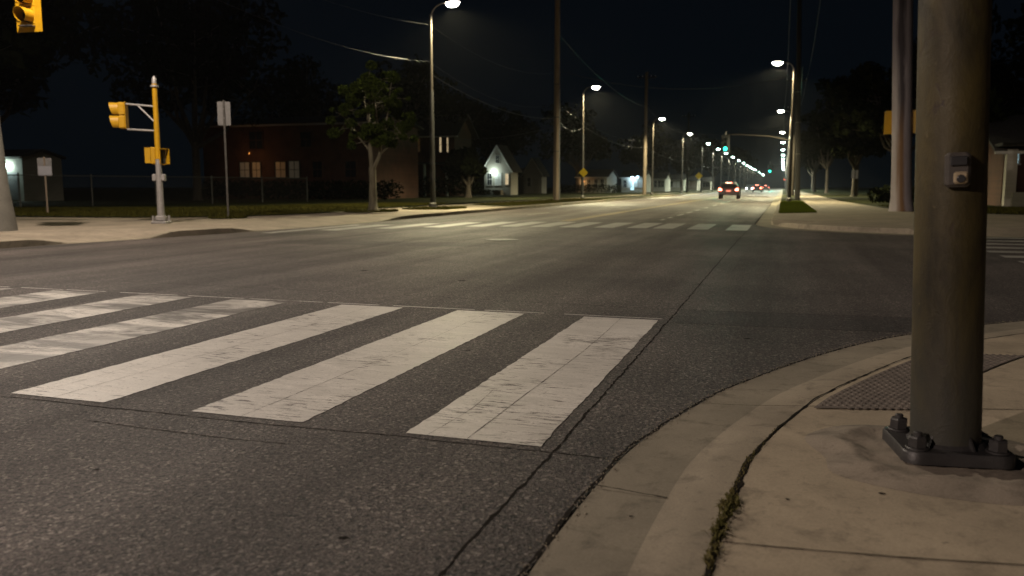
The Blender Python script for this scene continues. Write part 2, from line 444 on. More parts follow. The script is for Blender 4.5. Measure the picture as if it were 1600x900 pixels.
# --- near right corner (camera side): gutter pan, low curb, sidewalk, ramp
near = resample([(-.62, -8), (-.62, -2), (-.62, 1), (-.63, 2.04), (-.6, 2.72), (-.55, 3.2), (-.42, 3.77), (-.2, 4.46), (.34, 5.58), (.91, 6.42), (1.86, 7.35), (3.0, 8.1), (5, 8.75), (8, 9.0), (60, 9.1)], .06)
for i, p in enumerate(near): pass
def hn(p, i):
    return .033 if p.y < 3.4 else (.033 - .004 * min(1, (p.y - 3.4) / .6))
SW = .036
mb = MB(); strip(mb, near, [(.012, lambda h: .006), (.16, lambda h: .010), (.27, lambda h: .014)], hn); g1 = st('gutter', mb, M['gutter'], True)
mb = MB(); strip(mb, near, [(.27, lambda h: .014), (.31, lambda h: .020), (.35, lambda h: h - .005), (.385, lambda h: h - .001), (.42, lambda h: h), (.468, lambda h: h)], hn); st('curb', mb, M['curb'], True)
inner = offs(near, .480)
sv = [(p.x, p.y, SW - .002) for p in inner]
mb = MB(); n = len(sv)
vs = sv + [(70, p.y, SW - .002) if p.y > -8 else (70, -8, SW - .002) for p in inner]
mb.add(vs, [(i, n + i, n + i + 1, i + 1) for i in range(n - 1)])
st('sidewalk', mb, M['concrete'])
# seams
mb = MB()
crack(mb, [(p.x, p.y) for p in near if -1 < p.y and p.x < 12], .0135, .0072, .7, .022)
crack(mb, [(p.x, p.y) for p in offs(near, .475) if p.y > -1 and p.x < 12], .009, SW + .001, .8, .03)
crack(mb, [(-.83, -2), (-.85, 2), (-.83, 3.1), (-.83, 4.2), (-.82, 6.4), (-.82, 10), (-.82, 16), (-.8, 20), (-.8, 24)], .0085, .0016, 1.1, .03)
crack(mb, [(-3.4, 3.07), (-2.4, 3.06), (-1.5, 3.08), (-.62, 3.07)], .007, .0014, 1.1, .03)
crack(mb, [(-12, 3.05), (-8, 3.04), (-3.4, 3.07)], .005, .0014, 1.1, .06)
crack(mb, [(-2.95, 2.86), (-2.3, 2.83), (-1.9, 2.84)], .005, .0014, 1.2, .03)
crack(mb, [(-.8, 6.40), (.2, 6.45), (.85, 6.50)], .006, .0014, 1.2, .03)
crack(mb, [(-7.0, 7.4), (-3.2, 7.25), (-1.27, 7.14), (.2, 7.2), (1.3, 7.3)], .006, .0014, 1.2, .04)
crack(mb, [(-.605, 2.74), (-.48, 2.715), (-.33, 2.69)], .006, .017, .8, .02)
crack(mb, [(-.14, 2.345), (.3, 2.39), (1.0, 2.50), (4, 2.9)], .006, SW + .0008, .5, .04)
crack(mb, [(-.09, 3.93), (.5, 4.09), (1.1, 4.24), (4, 5.0)], .005, SW + .0008, .5, .04)
crack(mb, [(.8, 5.55), (1.35, 5.6), (3, 5.75), (6, 6)], .005, SW + .0008, .5, .04)
crack(mb, [(-.33, 3.90), (-.22, 3.91), (-.09, 3.93)], .004, SW, .5, .02)
crack(mb, [(p.x, p.y) for p in offs(near, .478) if 1 < p.y < 3.3], .013, SW + .0012, .8, .02)
st('pavement_joints', mb, M['crack'])
# tactile paving set in the ramp
tp_in = [p for p in offs(near, .50) if 3.96 < p.y < 5.55]
mb = MB(); vs = []
zt = SW + .004
for p in tp_in: vs.append((p.x + .015, p.y - .01, zt))
for p in reversed(tp_in):
    k = (p.y - 3.96) / 1.6; vs.append((p.x + .47 + .06 * k, p.y + .12 - .05 * k, zt))
mb.add(vs, [tuple(reversed(range(len(vs))))])
dome = MB(); nt_ = len(tp_in)
for r_ in range(13):
    for i in range(0, nt_, 1):
        p = tp_in[i]; k = (p.y - 3.96) / 1.6; u = (r_ + .5) / 13
        x = p.x + .015 + u * (.455 + .06 * k); y = p.y - .01 + u * (.13 - .05 * k)
        if y < 3.99: continue
        for (rr, z1) in ((.0,0),):
            vs2 = []; 
            for (rad, zz) in ((.0135, zt), (.007, zt + .004)):
                for q in range(6): vs2.append((x + rad * math.cos(q * math.pi / 3), y + rad * 1.1 * math.sin(q * math.pi / 3), zz))
            dome.add(vs2, [(q, (q + 1) % 6, 6 + (q + 1) % 6, 6 + q) for q in range(6)] + [tuple(range(6, 12))])
mb.add(dome.v, dome.f)
tp = mb.build('tactile_paving', M['tactile'], None, False)
tag(tp, 'brown truncated-dome tactile paving set in the near corner ramp', 'tactile paving')

# --- left side of the main road: curb with dropped ramps, wide corner pavement
def sm(a, b_, x):
    u = min(1, max(0, (x - a) / (b_ - a))); return u * u * (3 - 2 * u)
def hleft(y):
    h = .13
    h -= .115 * sm(11.2, 12.2, y) * (1 - sm(13.6, 14.5, y))
    h -= .115 * sm(15.8, 17.0, y) * (1 - sm(22.5, 25.0, y))
    return h
def xl(y):
    pts = [(-60, -12.9), (9, -12.85), (12, -12.6), (14, -12.25), (17, -11.85), (21, -11.6), (30, -11.85), (45, -12.0), (80, -12.1), (900, -12.2)]
    return float(np.interp(y, [p[0] for p in pts], [p[1] for p in pts]))
ys = list(np.arange(-40, 8, 4)) + list(np.arange(8, 30, .25)) + list(np.arange(30, 120, 3)) + list(range(120, 701, 20))
leftp = [Vector((xl(y), float(y))) for y in reversed(ys)]      # travelling toward -Y: right side is -X
mb = MB(); strip(mb, leftp, [(0, lambda h: .0), (.012, lambda h: max(h - .012, .004)), (.03, lambda h: h), (.15, lambda h: h)], lambda p, i: hleft(p.y)); st('curb_left', mb, M['curb'], False)
mb = MB(); strip(mb, leftp, [(.15, lambda h: h - .001), (.7, lambda h: h * .6 + .05), (1.6, lambda h: .128), (4.4, lambda h: .128)], lambda p, i: hleft(p.y)); st('sidewalk_left', mb, M['far_concrete'], False)
mb = MB(); mb.add([(-60, -40, .127), (-16, -40, .127), (-16, 21, .127), (-16.5, 22, .127), (-60, 19.4, .127)], [(0, 1, 2, 3, 4)]); st('sidewalk_corner_left', mb, M['far_concrete'])

def in_poly(x, y, poly):
    c_ = False; j = len(poly) - 1
    for i in range(len(poly)):
        xi, yi = poly[i]; xj, yj = poly[j]
        if (yi > y) != (yj > y) and x < (xj - xi) * (y - yi) / (yj - yi) + xi: c_ = not c_
        j = i
    return c_
lawnL = [(-60, 18.9), (-24, 19.3), (-20, 19.8), (-17.45, 20.2), (-16.0, 22.0), (-15.3, 24.5), (-15.6, 28), (-16.6, 33), (-17.3, 42), (-17.3, 60), (-17.3, 700), (-200, 700), (-200, 18.9)]
sheet('lawn_left', lawnL, .15, M['grass_ground'])
bvd = [(-12.25, 37), (-15.2, 40), (-15.3, 700), (-12.55, 700), (-12.2, 60)]
sheet('grass_verge_left', list(reversed(bvd)), .145, M['grass_ground'])
patches = []
for (cx, cy_, rx, ry) in ((-14.6, 27.9, .9, 1.5), (-14.0, 32.5, 1.2, 2.2), (-15.55, 20.7, .5, .7), (-23.6, 21.3, 1.2, .5)):
    po = [(cx + rx * math.cos(a) * random.uniform(.85, 1.1), cy_ + ry * math.sin(a) * random.uniform(.85, 1.1)) for a in np.linspace(0, 2 * math.pi, 22, endpoint=False)]
    patches.append(po); sheet('grass_patch', po, .142, M['grass_ground'])

# --- far right corner
def arc(cx, cy_, r_, a0, a1, n): return [(cx + r_ * math.cos(R(a)), cy_ + r_ * math.sin(R(a))) for a in np.linspace(a0, a1, n)]
fr = [(200, 20.3), (60, 20.3), (12, 20.3), (7, 20.2), (4.6, 20.0)] + arc(4.3, 24.5, 4.6, 262, 182, 14) + [(-.3, 27), (-.28, 40), (-.28, 55), (-.3, 120), (-.3, 700)]
P = resample(fr, .35)
# travelling west then north: right of travel is the pavement
def hr(p, i):
    h = .13
    # flush ramps on both sides of the nose
    if p.y < 26:
        a = math.degrees(math.atan2(p.y - 24.5, p.x - 4.3)) % 360
        if p.x < 4.6:
            h -= .11 * (1 - sm(196, 202, a)) * sm(184, 187, a)
            h -= .11 * sm(252, 258, a)
        elif p.x < 7.5: h -= .11 * (1 - sm(6.5, 7.5, p.x))
    return h
mb = MB(); strip(mb, P, [(-.42, lambda h: .004), (-.0, lambda h: .010)], hr); st('gutter_far', mb, M['gutter'])
mb = MB(); strip(mb, P, [(0, lambda h: .004), (.015, lambda h: max(h - .012, .012)), (.03, lambda h: h), (.16, lambda h: h)], hr); st('curb_right', mb, M['curb'])
mb = MB(); strip(mb, P, [(.16, lambda h: h - .001), (.6, lambda h: h * .7 + .035), (1.3, lambda h: .125)], hr); st('sidewalk_right_edge', mb, M['far_concrete'])
inn = offs(P, 1.3)
poly = [(p.x, p.y) for p in inn]
swr = [q for q in poly if q[0] < 60] + [(3.6, 700), (3.6, 60), (4.2, 40), (4.9, 33.5), (7.5, 31.6), (60, 31.6)]
sheet('sidewalk_right', list(reversed(swr)), .124, M['far_concrete'])
lawnR = [(3.55, 700), (3.6, 60), (4.2, 40), (4.9, 33.5), (7.5, 31.6), (200, 31.6), (200, 700)]
sheet('lawn_right', list(reversed(lawnR))[::-1], .139, M['grass_ground'])
verges = [[(-.12, 30.4), (1.18, 31.8), (1.2, 55.0), (-.12, 55.0)], [(-.12, 58), (1.2, 58), (1.2, 96), (-.12, 96)], [(-.12, 100), (1.2, 100), (1.2, 600), (-.12, 600)]]
for vg in verges: sheet('grass_verge_right', vg, .140, M['grass_ground'])
# near right behind: plain lawn/pavement beyond the near corner is out of view
mb = MB()
crack(mb, [(-.72, 24.2), (-.72, 30), (-.70, 40), (-.70, 60)], .03, .012, .8, .2)
st('gutter_joint', mb, M['crack'])

# --- painted markings
def stripe(x0, x1, y0, y1, mat, name='crosswalk_stripe', z=.0028, skew=0, taper=0):
    mb = MB(); n = 70; L = []; Rr = []
    j = lambda: random.uniform(-.006, .006)
    for i in range(n + 1):
        u = i / n; y = y0 + (y1 - y0) * u
        L.append((x0 + j(), y + (j() if 0 < i < n else 0), z)); Rr.append((x1 + j(), y + skew + (j() if 0 < i < n else 0), z))
    mb.add(L + Rr, [(i, n + 1 + i, n + 2 + i, i + 1) for i in range(n)])
    return st(name, mb, mat)
for k in range(10):
    cx = -1.2 - 1.11 * k + (-.05 if k == 3 else 0)
    stripe(cx - .30, cx + .30, 3.13, 6.50, M['paint'] if k < 3 else M['paint_worn'])
# hairline seams along the near stripes
mb = MB()
for k in range(6):
    cx = -1.2 - 1.11 * k
    crack(mb, [(cx - .02, 3.13), (cx + .0, 4.2), (cx + .02, 5.3), (cx, 6.5)], .0018, .0042, 1.5, .03)
    if k in (0, 2, 3, 4): crack(mb, [(cx - .2, 3.13), (cx - .17, 3.6), (cx - .2, 4.0)], .0013, .0042, 1.5, .03)
st('paint_seams', mb, M['crack'])
mb = MB()
x = -.88
while x > -12:
    L_ = random.uniform(.2, 1.1)
    mb.add([(x, 6.56, .003), (x, 6.585, .003), (x - L_, 6.59, .003), (x - L_, 6.562, .003)], [(0, 1, 2, 3)]); x -= L_ + random.uniform(0, .18)
st('guide_line', mb, M['paint'])
# far crosswalk
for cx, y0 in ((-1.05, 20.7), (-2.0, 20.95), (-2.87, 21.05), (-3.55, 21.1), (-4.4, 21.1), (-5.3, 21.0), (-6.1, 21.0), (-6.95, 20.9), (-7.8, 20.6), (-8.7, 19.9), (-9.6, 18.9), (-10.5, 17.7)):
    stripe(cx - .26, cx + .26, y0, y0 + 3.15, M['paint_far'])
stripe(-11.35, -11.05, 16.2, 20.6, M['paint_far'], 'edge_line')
# side street crosswalk
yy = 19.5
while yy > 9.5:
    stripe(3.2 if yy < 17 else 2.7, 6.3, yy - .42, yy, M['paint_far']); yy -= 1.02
# yellow centre line and lane dashes
for xo in (-6.28, -6.48): stripe(xo - .05, xo + .05, 24.8, 420, M['yellow_line'], 'centre_line')
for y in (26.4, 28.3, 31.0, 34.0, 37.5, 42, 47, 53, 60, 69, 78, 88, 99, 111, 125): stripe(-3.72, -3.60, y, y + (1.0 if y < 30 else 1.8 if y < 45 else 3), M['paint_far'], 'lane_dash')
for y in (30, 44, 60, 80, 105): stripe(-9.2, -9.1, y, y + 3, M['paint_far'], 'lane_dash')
m_ = M['asphalt'].copy(); m_.name = 'dark_asphalt_patch'; M['patch'] = m_
tt_ = m_.node_tree; bs_ = tt_.nodes['Principled BSDF']; src = bs_.inputs['Base Color'].links[0].from_socket
tt_.links.new(mixc(tt_, 1.0, src, (.62, .62, .64), 'MULTIPLY'), bs_.inputs['Base Color'])
mb = MB(); mb.add([(-.80, 6.42, .0012), (.5, 6.46, .0012), (1.5, 6.62, .0012), (1.75, 7.32, .0012), (-.2, 7.18, .0012), (-.80, 7.14, .0012)], [(0, 1, 2, 3, 4, 5)]); st('asphalt_patch', mb, M['patch'])
mb = MB(); mb.add([(-9.4, 13.2, .0012), (-5.0, 13.6, .0012), (-5.0, 14.7, .0012), (-9.4, 14.3, .0012)], [(0, 1, 2, 3)]); st('asphalt_patch', mb, M['patch'])
mb = MB()
for (cx, cy_, sx) in ((-1.22, 2.1, .016), (-.2, 5.9, .02), (-2.4, 2.35, .012), (-1.9, 4.9, .02), (.35, 2.9, .01), (.2, 3.6, .008), (-3.4, 8.6, .05), (-5, 9.3, .06), (-.42, 2.5, .008), (.05, 2.75, .008)):
    z_ = .0016 if cx < -.62 or cy_ > 5 else (SW + .0006 if cx > -.1 else .0155)
    po = [(cx + sx * math.cos(a) * random.uniform(.6, 1.3), cy_ + sx * .8 * math.sin(a) * random.uniform(.6, 1.3)) for a in np.linspace(0, 6.28, 12, endpoint=False)]
    mb.add([(x_, y_, z_) for x_, y_ in po], [tuple(range(12))])
st('stains', mb, M['crack'])
# small manhole
mb = MB(); mb.prism(arc(-5.3, 15.6, .33, 0, 350, 24), .003, .008); st('manhole_cover', mb, M['plate'])

# ------------------------------------------------------------------ grass blades
def blades(name, poly, dens, h0, h1, z, mat, wd=.012):
    xs = [p[0] for p in poly]; ys_ = [p[1] for p in poly]
    area = (max(xs) - min(xs)) * (max(ys_) - min(ys_)); n = int(area * dens)
    X = rng.uniform(min(xs), max(xs), n); Y = rng.uniform(min(ys_), max(ys_), n)
    vs = []; fs = []
    for x, y in zip(X, Y):
        if not in_poly(x, y, poly): continue
        a = random.uniform(0, 2 * math.pi); h = random.uniform(h0, h1); l = h * .5
        dx, dy = math.cos(a) * wd, math.sin(a) * wd; k = len(vs)
        b_ = random.uniform(0, 2 * math.pi)
        vs += [(x - dx, y - dy, z), (x + dx, y + dy, z), (x + math.cos(b_) * l, y + math.sin(b_) * l, z + h)]; fs.append((k, k + 1, k + 2))
    mb = MB(); mb.v = vs; mb.f = fs
    o = mb.build(name, mat, None, False); o['kind'] = 'stuff'; return o
tag(blades('grass', [(-40, 19.2), (-24, 19.5), (-17.45, 20.3), (-16.1, 22.0), (-15.4, 24.5), (-15.7, 28), (-16.7, 33), (-17.4, 42), (-21, 42), (-24, 30), (-40, 24)], 110, .04, .10, .15, M['blade'], .02), 'dark rough grass of the lawn behind the left pavement', 'grass')
tag(blades('grass', verges[0], 900, .03, .06, .14, M['trim_grass'], .012), 'trimmed green grass verge between right curb and pavement', 'grass')
tag(blades('grass', [(-15.2, 40), (-12.4, 38), (-12.4, 62), (-15.2, 62)], 90, .04, .09, .145, M['blade'], .03), 'grass verge along the left curb beyond the lamp', 'grass')
tag(blades('grass', [(4.9, 33.6), (7.5, 31.8), (14, 31.8), (14, 40), (4.4, 44)], 120, .04, .08, .139, M['blade'], .02), 'grass of the lawn behind the stained concrete pole', 'grass')
for i, po in enumerate(patches):
    tag(blades('grass', po, 220, .04, .10, .142, M['blade'], .02), ['grass tuft round the foot of the young tree', 'grass patch round the first lamp post', 'small grass tuft at the foot of the tall sign post', 'grass tuft at the foot of the small left sign'][i], 'grass')
# weeds in the near kerb joint
mb = MB(); seam = offs(near, .475)
def weed(x, y, h, spread):
    a = random.uniform(0, 2 * math.pi); l = random.uniform(.4, 1) * spread; wd = .0022; px_, py_ = -math.sin(a) * wd, math.cos(a) * wd
    x1, y1 = x + math.cos(a) * l, y + math.sin(a) * l
    k = len(mb.v)
    mb.v += [(x - px_, y - py_, SW - .003), (x + px_, y + py_, SW - .003), (x + math.cos(a) * l * .5 + px_, y + math.sin(a) * l * .5 + py_, SW + h), (x + math.cos(a) * l * .5 - px_, y + math.sin(a) * l * .5 - py_, SW + h), (x1, y1, SW + h * .7)]
    mb.f += [(k, k + 1, k + 2, k + 3), (k + 3, k + 2, k + 4)]
for p in seam:
    if 1.6 < p.y < 3.75:
        clump = math.exp(-((p.y - 2.62) / .09) ** 2) + .55 * math.exp(-((p.y - 2.25) / .07) ** 2) + .8 * math.exp(-((p.y - 2.42) / .06) ** 2)
        thin = 1 if p.y < 3.1 else max(0, (3.75 - p.y) / .65)
        for k in range(int(9 * thin + 60 * clump)):
            weed(p.x + random.gauss(0, .005 + .008 * clump), p.y + random.uniform(-.03, .03), random.uniform(.003, .010 + .018 * clump), .010 + .035 * clump)
wd_ = mb.build('weeds', M['dry_blade'], None, False); tag(wd_, 'dry weeds growing in the near curb joint', 'weeds', kind='stuff')
# grit along the gutter seam
mb = MB()
for p in near:
    if 1 < p.y < 7.5:
        for k in range(7):
            x, y = p.x + random.gauss(0, .022), p.y + random.uniform(-.03, .03); s_ = random.uniform(.002, .005)
            mb.ell((x, y, .008 + s_ * .5), (s_, s_ * random.uniform(.6, 1.2), s_ * .7), 5, 2, -.98, .98)
gr = mb.build('grit', M['gutter'], None, False); tag(gr, 'loose grit along the asphalt and gutter seam', 'grit', kind='stuff')

# ------------------------------------------------------------------ foreground signal pole
PX, PY = .612, 3.345
root = empty('signal_pole', (PX, PY, SW)); tag(root, 'thick weathered brown steel pole bolted down on the near right corner', 'signal pole')
mb = MB(); mb.tube([(0, 0, .075), (0, 0, 2.0), (0, 0, 4), (0, 0, 7.0)], [.119, .1135, .108, .10], 48); mb.build('shaft', M['pole_steel'], root)
mb = MB(); mb.ell((0, 0, 7.0), (.12, .12, .06), 24, 6, 0, .999); mb.build('cap', M['galv_dark'], root)
# base plate with rounded lobes at the four bolts
q = .134; lob = []
for (sx, sy) in ((1, 1), (-1, 1), (-1, -1), (1, -1)):
    a0 = math.degrees(math.atan2(sy, sx))
    for a in np.linspace(a0 - 62, a0 + 62, 9): lob.append((sx * q + .056 * math.cos(R(a)), sy * q * .9 + .056 * math.sin(R(a))))
rot = Matrix.Rotation(R(8), 4, 'Z')
def rv(v): p = rot @ Vector(v); return (p.x, p.y, p.z)
mb = MB()
n = len(lob)
lo2 = [(x * .975, y * .975) for x, y in lob]
vs = [(*p, .031) for p in lob] + [(*p, .068) for p in lob] + [(*p, .075) for p in lo2]
mb.add([rv(v) for v in vs], [tuple(reversed(range(n))), tuple(range(2 * n, 3 * n))] + [(k * n + i, k * n + (i + 1) % n, (k + 1) * n + (i + 1) % n, (k + 1) * n + i) for k in (0, 1) for i in range(n)])
mb.build('base_plate', M['plate'], root, True, 50)
mb = MB()
for k in range(24):
    a0, a1 = 2 * math.pi * k / 24, 2 * math.pi * (k + 1) / 24
    vs = [(r_ * math.cos(a), r_ * math.sin(a), z) for a in (a0, a1) for r_, z in ((.118, .090), (.130, .080), (.136, .074))]
    mb.add(vs, [(0, 1, 4, 3), (1, 2, 5, 4)])
mb.build('weld_collar', M['plate'], root)
for (sx, sy) in ((1, 1), (-1, 1), (-1, -1), (1, -1)):
    c0 = rot @ Vector((sx * q, sy * q * .9, 0)); mb = MB()
    def hexp(r_, z0, z1, n=6, ch=.003):
        ps = lambda rr: [(c0.x + rr * math.cos(2 * math.pi * i / n + .3), c0.y + rr * math.sin(2 * math.pi * i / n + .3)) for i in range(n)]
        vs = [(*p, z0) for p in ps(r_)] + [(*p, z1 - ch) for p in ps(r_)] + [(*p, z1) for p in ps(r_ - ch)]
        mb.add(vs, [tuple(reversed(range(n))), tuple(range(2 * n, 3 * n))] + [(k * n + i, k * n + (i + 1) % n, (k + 1) * n + (i + 1) % n, (k + 1) * n + i) for k in (0, 1) for i in range(n)])
    hexp(.040, .076, .082, 20); hexp(.033, .083, .122, 6, .006); hexp(.015, .11, .137, 14)
    mb.build('anchor_bolt', M['plate'], root, True, 25); mb = MB(); hexp(.035, .004, .031, 6); mb.build('levelling_nut', M['plate'], root, True, 25)
# small gusset fins by the bolts
for a in (238, 300):
    mb = MB(); rr = .138
    ca, sa = math.cos(R(a)), math.sin(R(a)); tx, ty = -sa * .004, ca * .004
    vs = []
    for s_ in (-1, 1):
        for (r_, z) in ((.116, .076), (.146, .076), (.116, .125)): vs.append((ca * r_ + tx * s_, sa * r_ + ty * s_, z))
    mb.add(vs, [(0, 1, 2), (5, 4, 3), (0, 3, 4, 1), (1, 4, 5, 2), (2, 5, 3, 0)]); mb.build('gusset', M['plate'], root)
# pedestrian push button, on the side facing the camera and a little right
ang = math.atan2(-PY, -PX) + R(9)
bx = empty('x', (0, 0, 0)); bpy.data.objects.remove(bx)
Mb = Matrix.Rotation(ang + math.pi / 2, 3, 'Z')
cb = Vector((math.cos(ang) * .138, math.sin(ang) * .136, 1.075))
def lb(mb, c_, d, bev): 
    o_ = Mb @ Vector(c_); return mb.box((cb.x + o_.x, cb.y + o_.y, cb.z + o_.z), d, 0, bev, Mb)
mb = MB(); lb(mb, (0, 0, 0), (.078, .046, .118), .010)
hs = mb.build('push_button_box', M['button_box'], root, True, 25)
mb = MB(); lb(mb, (0, -.029, .030), (.052, .010, .032), .003); mb.build('arrow_panel', M['black'], hs, True, 25)
mb = MB(); lb(mb, (.006, -.030, -.027), (.044, .014, .042), .006); mb.build('button_plate', M['button_plate'], hs, True, 25)
mb = MB(); p0 = Mb @ Vector((.006, -.037, -.030)); p1 = Mb @ Vector((.006, -.044, -.030)); mb.tube([cb + p0, cb + p1], [.014, .012], 20); mb.build('button', M['black'], hs)
LEAN = (R(.75), R(-2.3), 0)
for k in kids(root):
    if k.name.split('.')[0] in ('shaft', 'cap', 'push_button_box'): k.rotation_euler = LEAN
# grout pad
mb = MB(); rings = []
for (rf, z) in ((.50, -.001), (.44, .010), (.385, .026), (.35, .030), (.315, .017), (.26, .020), (0.02, .022)):
    rings.append([(PX + rf * math.cos(a) * (1 + .09 * math.sin(3 * a + 1) + .04 * math.sin(7 * a)), PY + rf * math.sin(a) * (.92 + .07 * math.sin(2 * a + 2)), SW + z + (.005 * math.sin(9 * a + rf * 30) + .003 * math.sin(23 * a + rf * 50) if .2 < rf < .48 else 0)) for a in np.linspace(0, 2 * math.pi, 48, endpoint=False)])
vs = [v for r_ in rings for v in r_]; n = 48
mb.add(vs, [(k * n + i, k * n + (i + 1) % n, (k + 1) * n + (i + 1) % n, (k + 1) * n + i) for k in range(len(rings) - 1) for i in range(n)] + [tuple((len(rings) - 1) * n + i for i in range(n))])
gp = mb.build('grout_pad', M['grout'], root); gp.location = (-PX, -PY, -SW)

# ------------------------------------------------------------------ lamps
def add_light(name, loc, power, colr, parent=None, size=.15, spot=None, blend=.6, direction=None):
    ld = bpy.data.lights.new(name, 'SPOT' if spot else 'POINT'); ld.energy = power; ld.color = colr; ld.shadow_soft_size = size
    if spot: ld.spot_size = R(spot); ld.spot_blend = blend
    o = bpy.data.objects.new(name, ld); COL.objects.link(o); o.location = loc
    if parent is not None: o.parent = parent
    if direction is not None: o.rotation_euler = Vector(direction).to_track_quat('-Z', 'Y').to_euler()
    return o
WARM = (1.0, .80, .60); MIDC = (1.0, .89, .53); FARC = (.90, 1.0, .80)
def make_lamp(side, lens='lens_lamp'):
    """side=+1: arm reaches to +X. origin at the foot"""
    root = empty('street_lamp')
    mb = MB(); mb.tube([(0, 0, 0), (0, 0, 1.2), (0, 0, 8.0)], [.095, .085, .055], 16); mb.build('pole', M['lamp_steel'], root)
    mb = MB(); mb.tube([(0, 0, 0), (0, 0, .22), (0, 0, .26)], [.17, .165, .125], 16); mb.build('foot', M['galv_dark'], root)
    mb = MB(); mb.tube([(0, 0, .26), (0, 0, 4.9)], [.12, .085], 16); mb.build('dark_lower_shaft', M['lower_shaft'], root)  # dark outer tube added to make the lower pole black
    s = side
    mb = MB(); mb.tube([(0, 0, 7.9), (s * .08, 0, 8.12), (s * .26, 0, 8.3), (s * .5, 0, 8.39), (s * .68, 0, 8.41)], [.045, .04, .035, .032, .03], 10); mb.build('arm', M['lamp_steel'], root)
    mb = MB(); mb.ell((s * .95, 0, 8.41), (.34, .17, .11), 18, 6, -.15, .999); hd = mb.build('lamp_head', M['lamp_steel'], root)
    mb = MB(); mb.ell((s * .97, 0, 8.395), (.30, .17, .19), 18, 6, -.999, .0); mb.build('lamp_lens', M[lens], hd)
    return root
def place(o, loc, label, cat, group=None, rz=0):
    o.location = loc; o.rotation_euler = (0, 0, rz); o['label'] = label; o['category'] = cat
    if group: o['group'] = group
    return o
lampL = make_lamp(1); lampR = make_lamp(-1)
lampLf = make_lamp(1, 'lens_far'); lampRf = make_lamp(-1, 'lens_far')
Lpos = [(-14.1, 32.4), (-14.65, 62.3), (-13.95, 93.1), (-13.8, 120.3), (-13.6, 148), (-13.5, 170), (-13.4, 192), (-13.3, 217)]
ordn = ['first', 'second', 'third', 'fourth', 'fifth', 'sixth', 'seventh', 'eighth', 'ninth', 'tenth', 'eleventh', 'twelfth', 'thirteenth', 'fourteenth', 'fifteenth', 'sixteenth', 'seventeenth', 'eighteenth', 'nineteenth', 'twentieth']
y = 217
while len(Lpos) < 20: y += 28; Lpos.append((-13.2, y))
used = set()
for i, (x, y) in enumerate(Lpos):
    proto = lampL if i < 4 else lampLf
    o = proto if proto.name not in used else copy_tree(proto); used.add(proto.name)
    place(o, (x, y, .13), ('nearest lit street lamp on the left, beside the young tree' if i == 0 else 'lit lamp standing just right of the bare wooden pole on the left' if i == 1 else '%s lit street lamp counting up the left side of the road' % ordn[i]), 'street lamp', 'street lamps along the left side')
    if y < 330: add_light('lamp_light', (.97, 0, 8.2), (9500 if i < 4 else 9000) * POWER, MIDC if i < 3 else FARC, o, .12, 158, .5, (.12, 0, -1))
Rpos = [(.35, 53.6), (.45, 87.2), (.55, 121), (.6, 148), (.6, 178), (.6, 207), (.6, 235), (.6, 263), (.6, 291), (.6, 320), (.6, 350), (.6, 380)]
for i, (x, y) in enumerate(Rpos):
    proto = lampR if i < 3 else lampRf
    o = proto if proto.name not in used else copy_tree(proto); used.add(proto.name)
    place(o, (x, y, .13), ('nearest lit street lamp on the right, left of the dark wooden pole' if i == 0 else '%s lit street lamp counting up the right side of the road' % ordn[i]), 'street lamp', 'street lamps along the right side')
    if y < 300: add_light('lamp_light', (-.97, 0, 8.2), 12000 * POWER, MIDC if i < 2 else FARC, o, .12, 158, .5, (-.12, 0, -1))
# lamps outside the frame that light the near crossing
def off_lamp(x, y, p, colr, label, zed=.13):
    o = copy_tree(lampL, skip=('lamp_light',)); place(o, (x, y, zed), label, 'street lamp')
    for k in kids(o):
        if k.type == 'LIGHT': bpy.data.objects.remove(k)
    add_light('lamp_light', (.97, 0, 8.2), p * POWER, colr, o, .12, 165, .4, (.45, 0, -1)); return o
NEARC = (1.0, .80, .70)
off_lamp(-14.2, -15.5, 20500, NEARC, 'street lamp behind the camera on the left side of the road')
# parking lot lamp at far left
pl = copy_tree(lampR); 
for k in kids(pl):
    if k.type == 'LIGHT': bpy.data.objects.remove(k)
place(pl, (-40.5, 34.0, .1), 'parking lot lamp whose lit head peeks in at the left edge', 'street lamp', rz=R(180)); pl['group'] = 'parking lot lamps'
for k in kids(pl): pass

# ------------------------------------------------------------------ left concrete pole with a luminaire and mast arm
LX, LY = -15.9, 13.2
root = empty('traffic_pole', (LX, LY, .12)); tag(root, 'pale tapered concrete pole with flared foot at the left edge of the frame', 'traffic pole')
mb = MB(); mb.tube([(0, 0, 0), (0, 0, .35), (0, 0, .9), (0, 0, 2.2), (0, 0, 5), (0, 0, 9.6)], [.50, .46, .39, .32, .25, .17], 28); mb.build('shaft', M['conc_pole2'], root)
hx, hy = -14.8 - LX, 13.6 - LY
mb = MB(); mb.tube([(0, 0, 5.85), (hx * .5, hy * .5, 6.1), (hx * 1.15, hy * 1.15, 6.1)], [.1, .08, .05], 12); mb.build('mast_arm', M['galv'], root)
mb = MB(); mb.tube([(0, 0, 9.3), (1.5, -1.0, 9.75), (3.1, -2.1, 9.78)], [.05, .045, .04], 10); mb.build('lamp_arm', M['galv'], root)
mb = MB(); mb.ell((3.45, -2.35, 9.75), (.4, .2, .12), 18, 6, -.15, .999); hd = mb.build('lamp_head', M['lamp_steel'], root)
mb = MB(); mb.ell((3.45, -2.35, 9.73), (.3, .15, .12), 18, 6, -.999, 0); mb.build('lamp_lens', M['lens_lamp'], hd)
add_light('lamp_light', (3.45, -2.35, 9.5), 5000 * POWER, (1.0, .85, .70), root, .13, 172, .25, (.1, .05, -1))

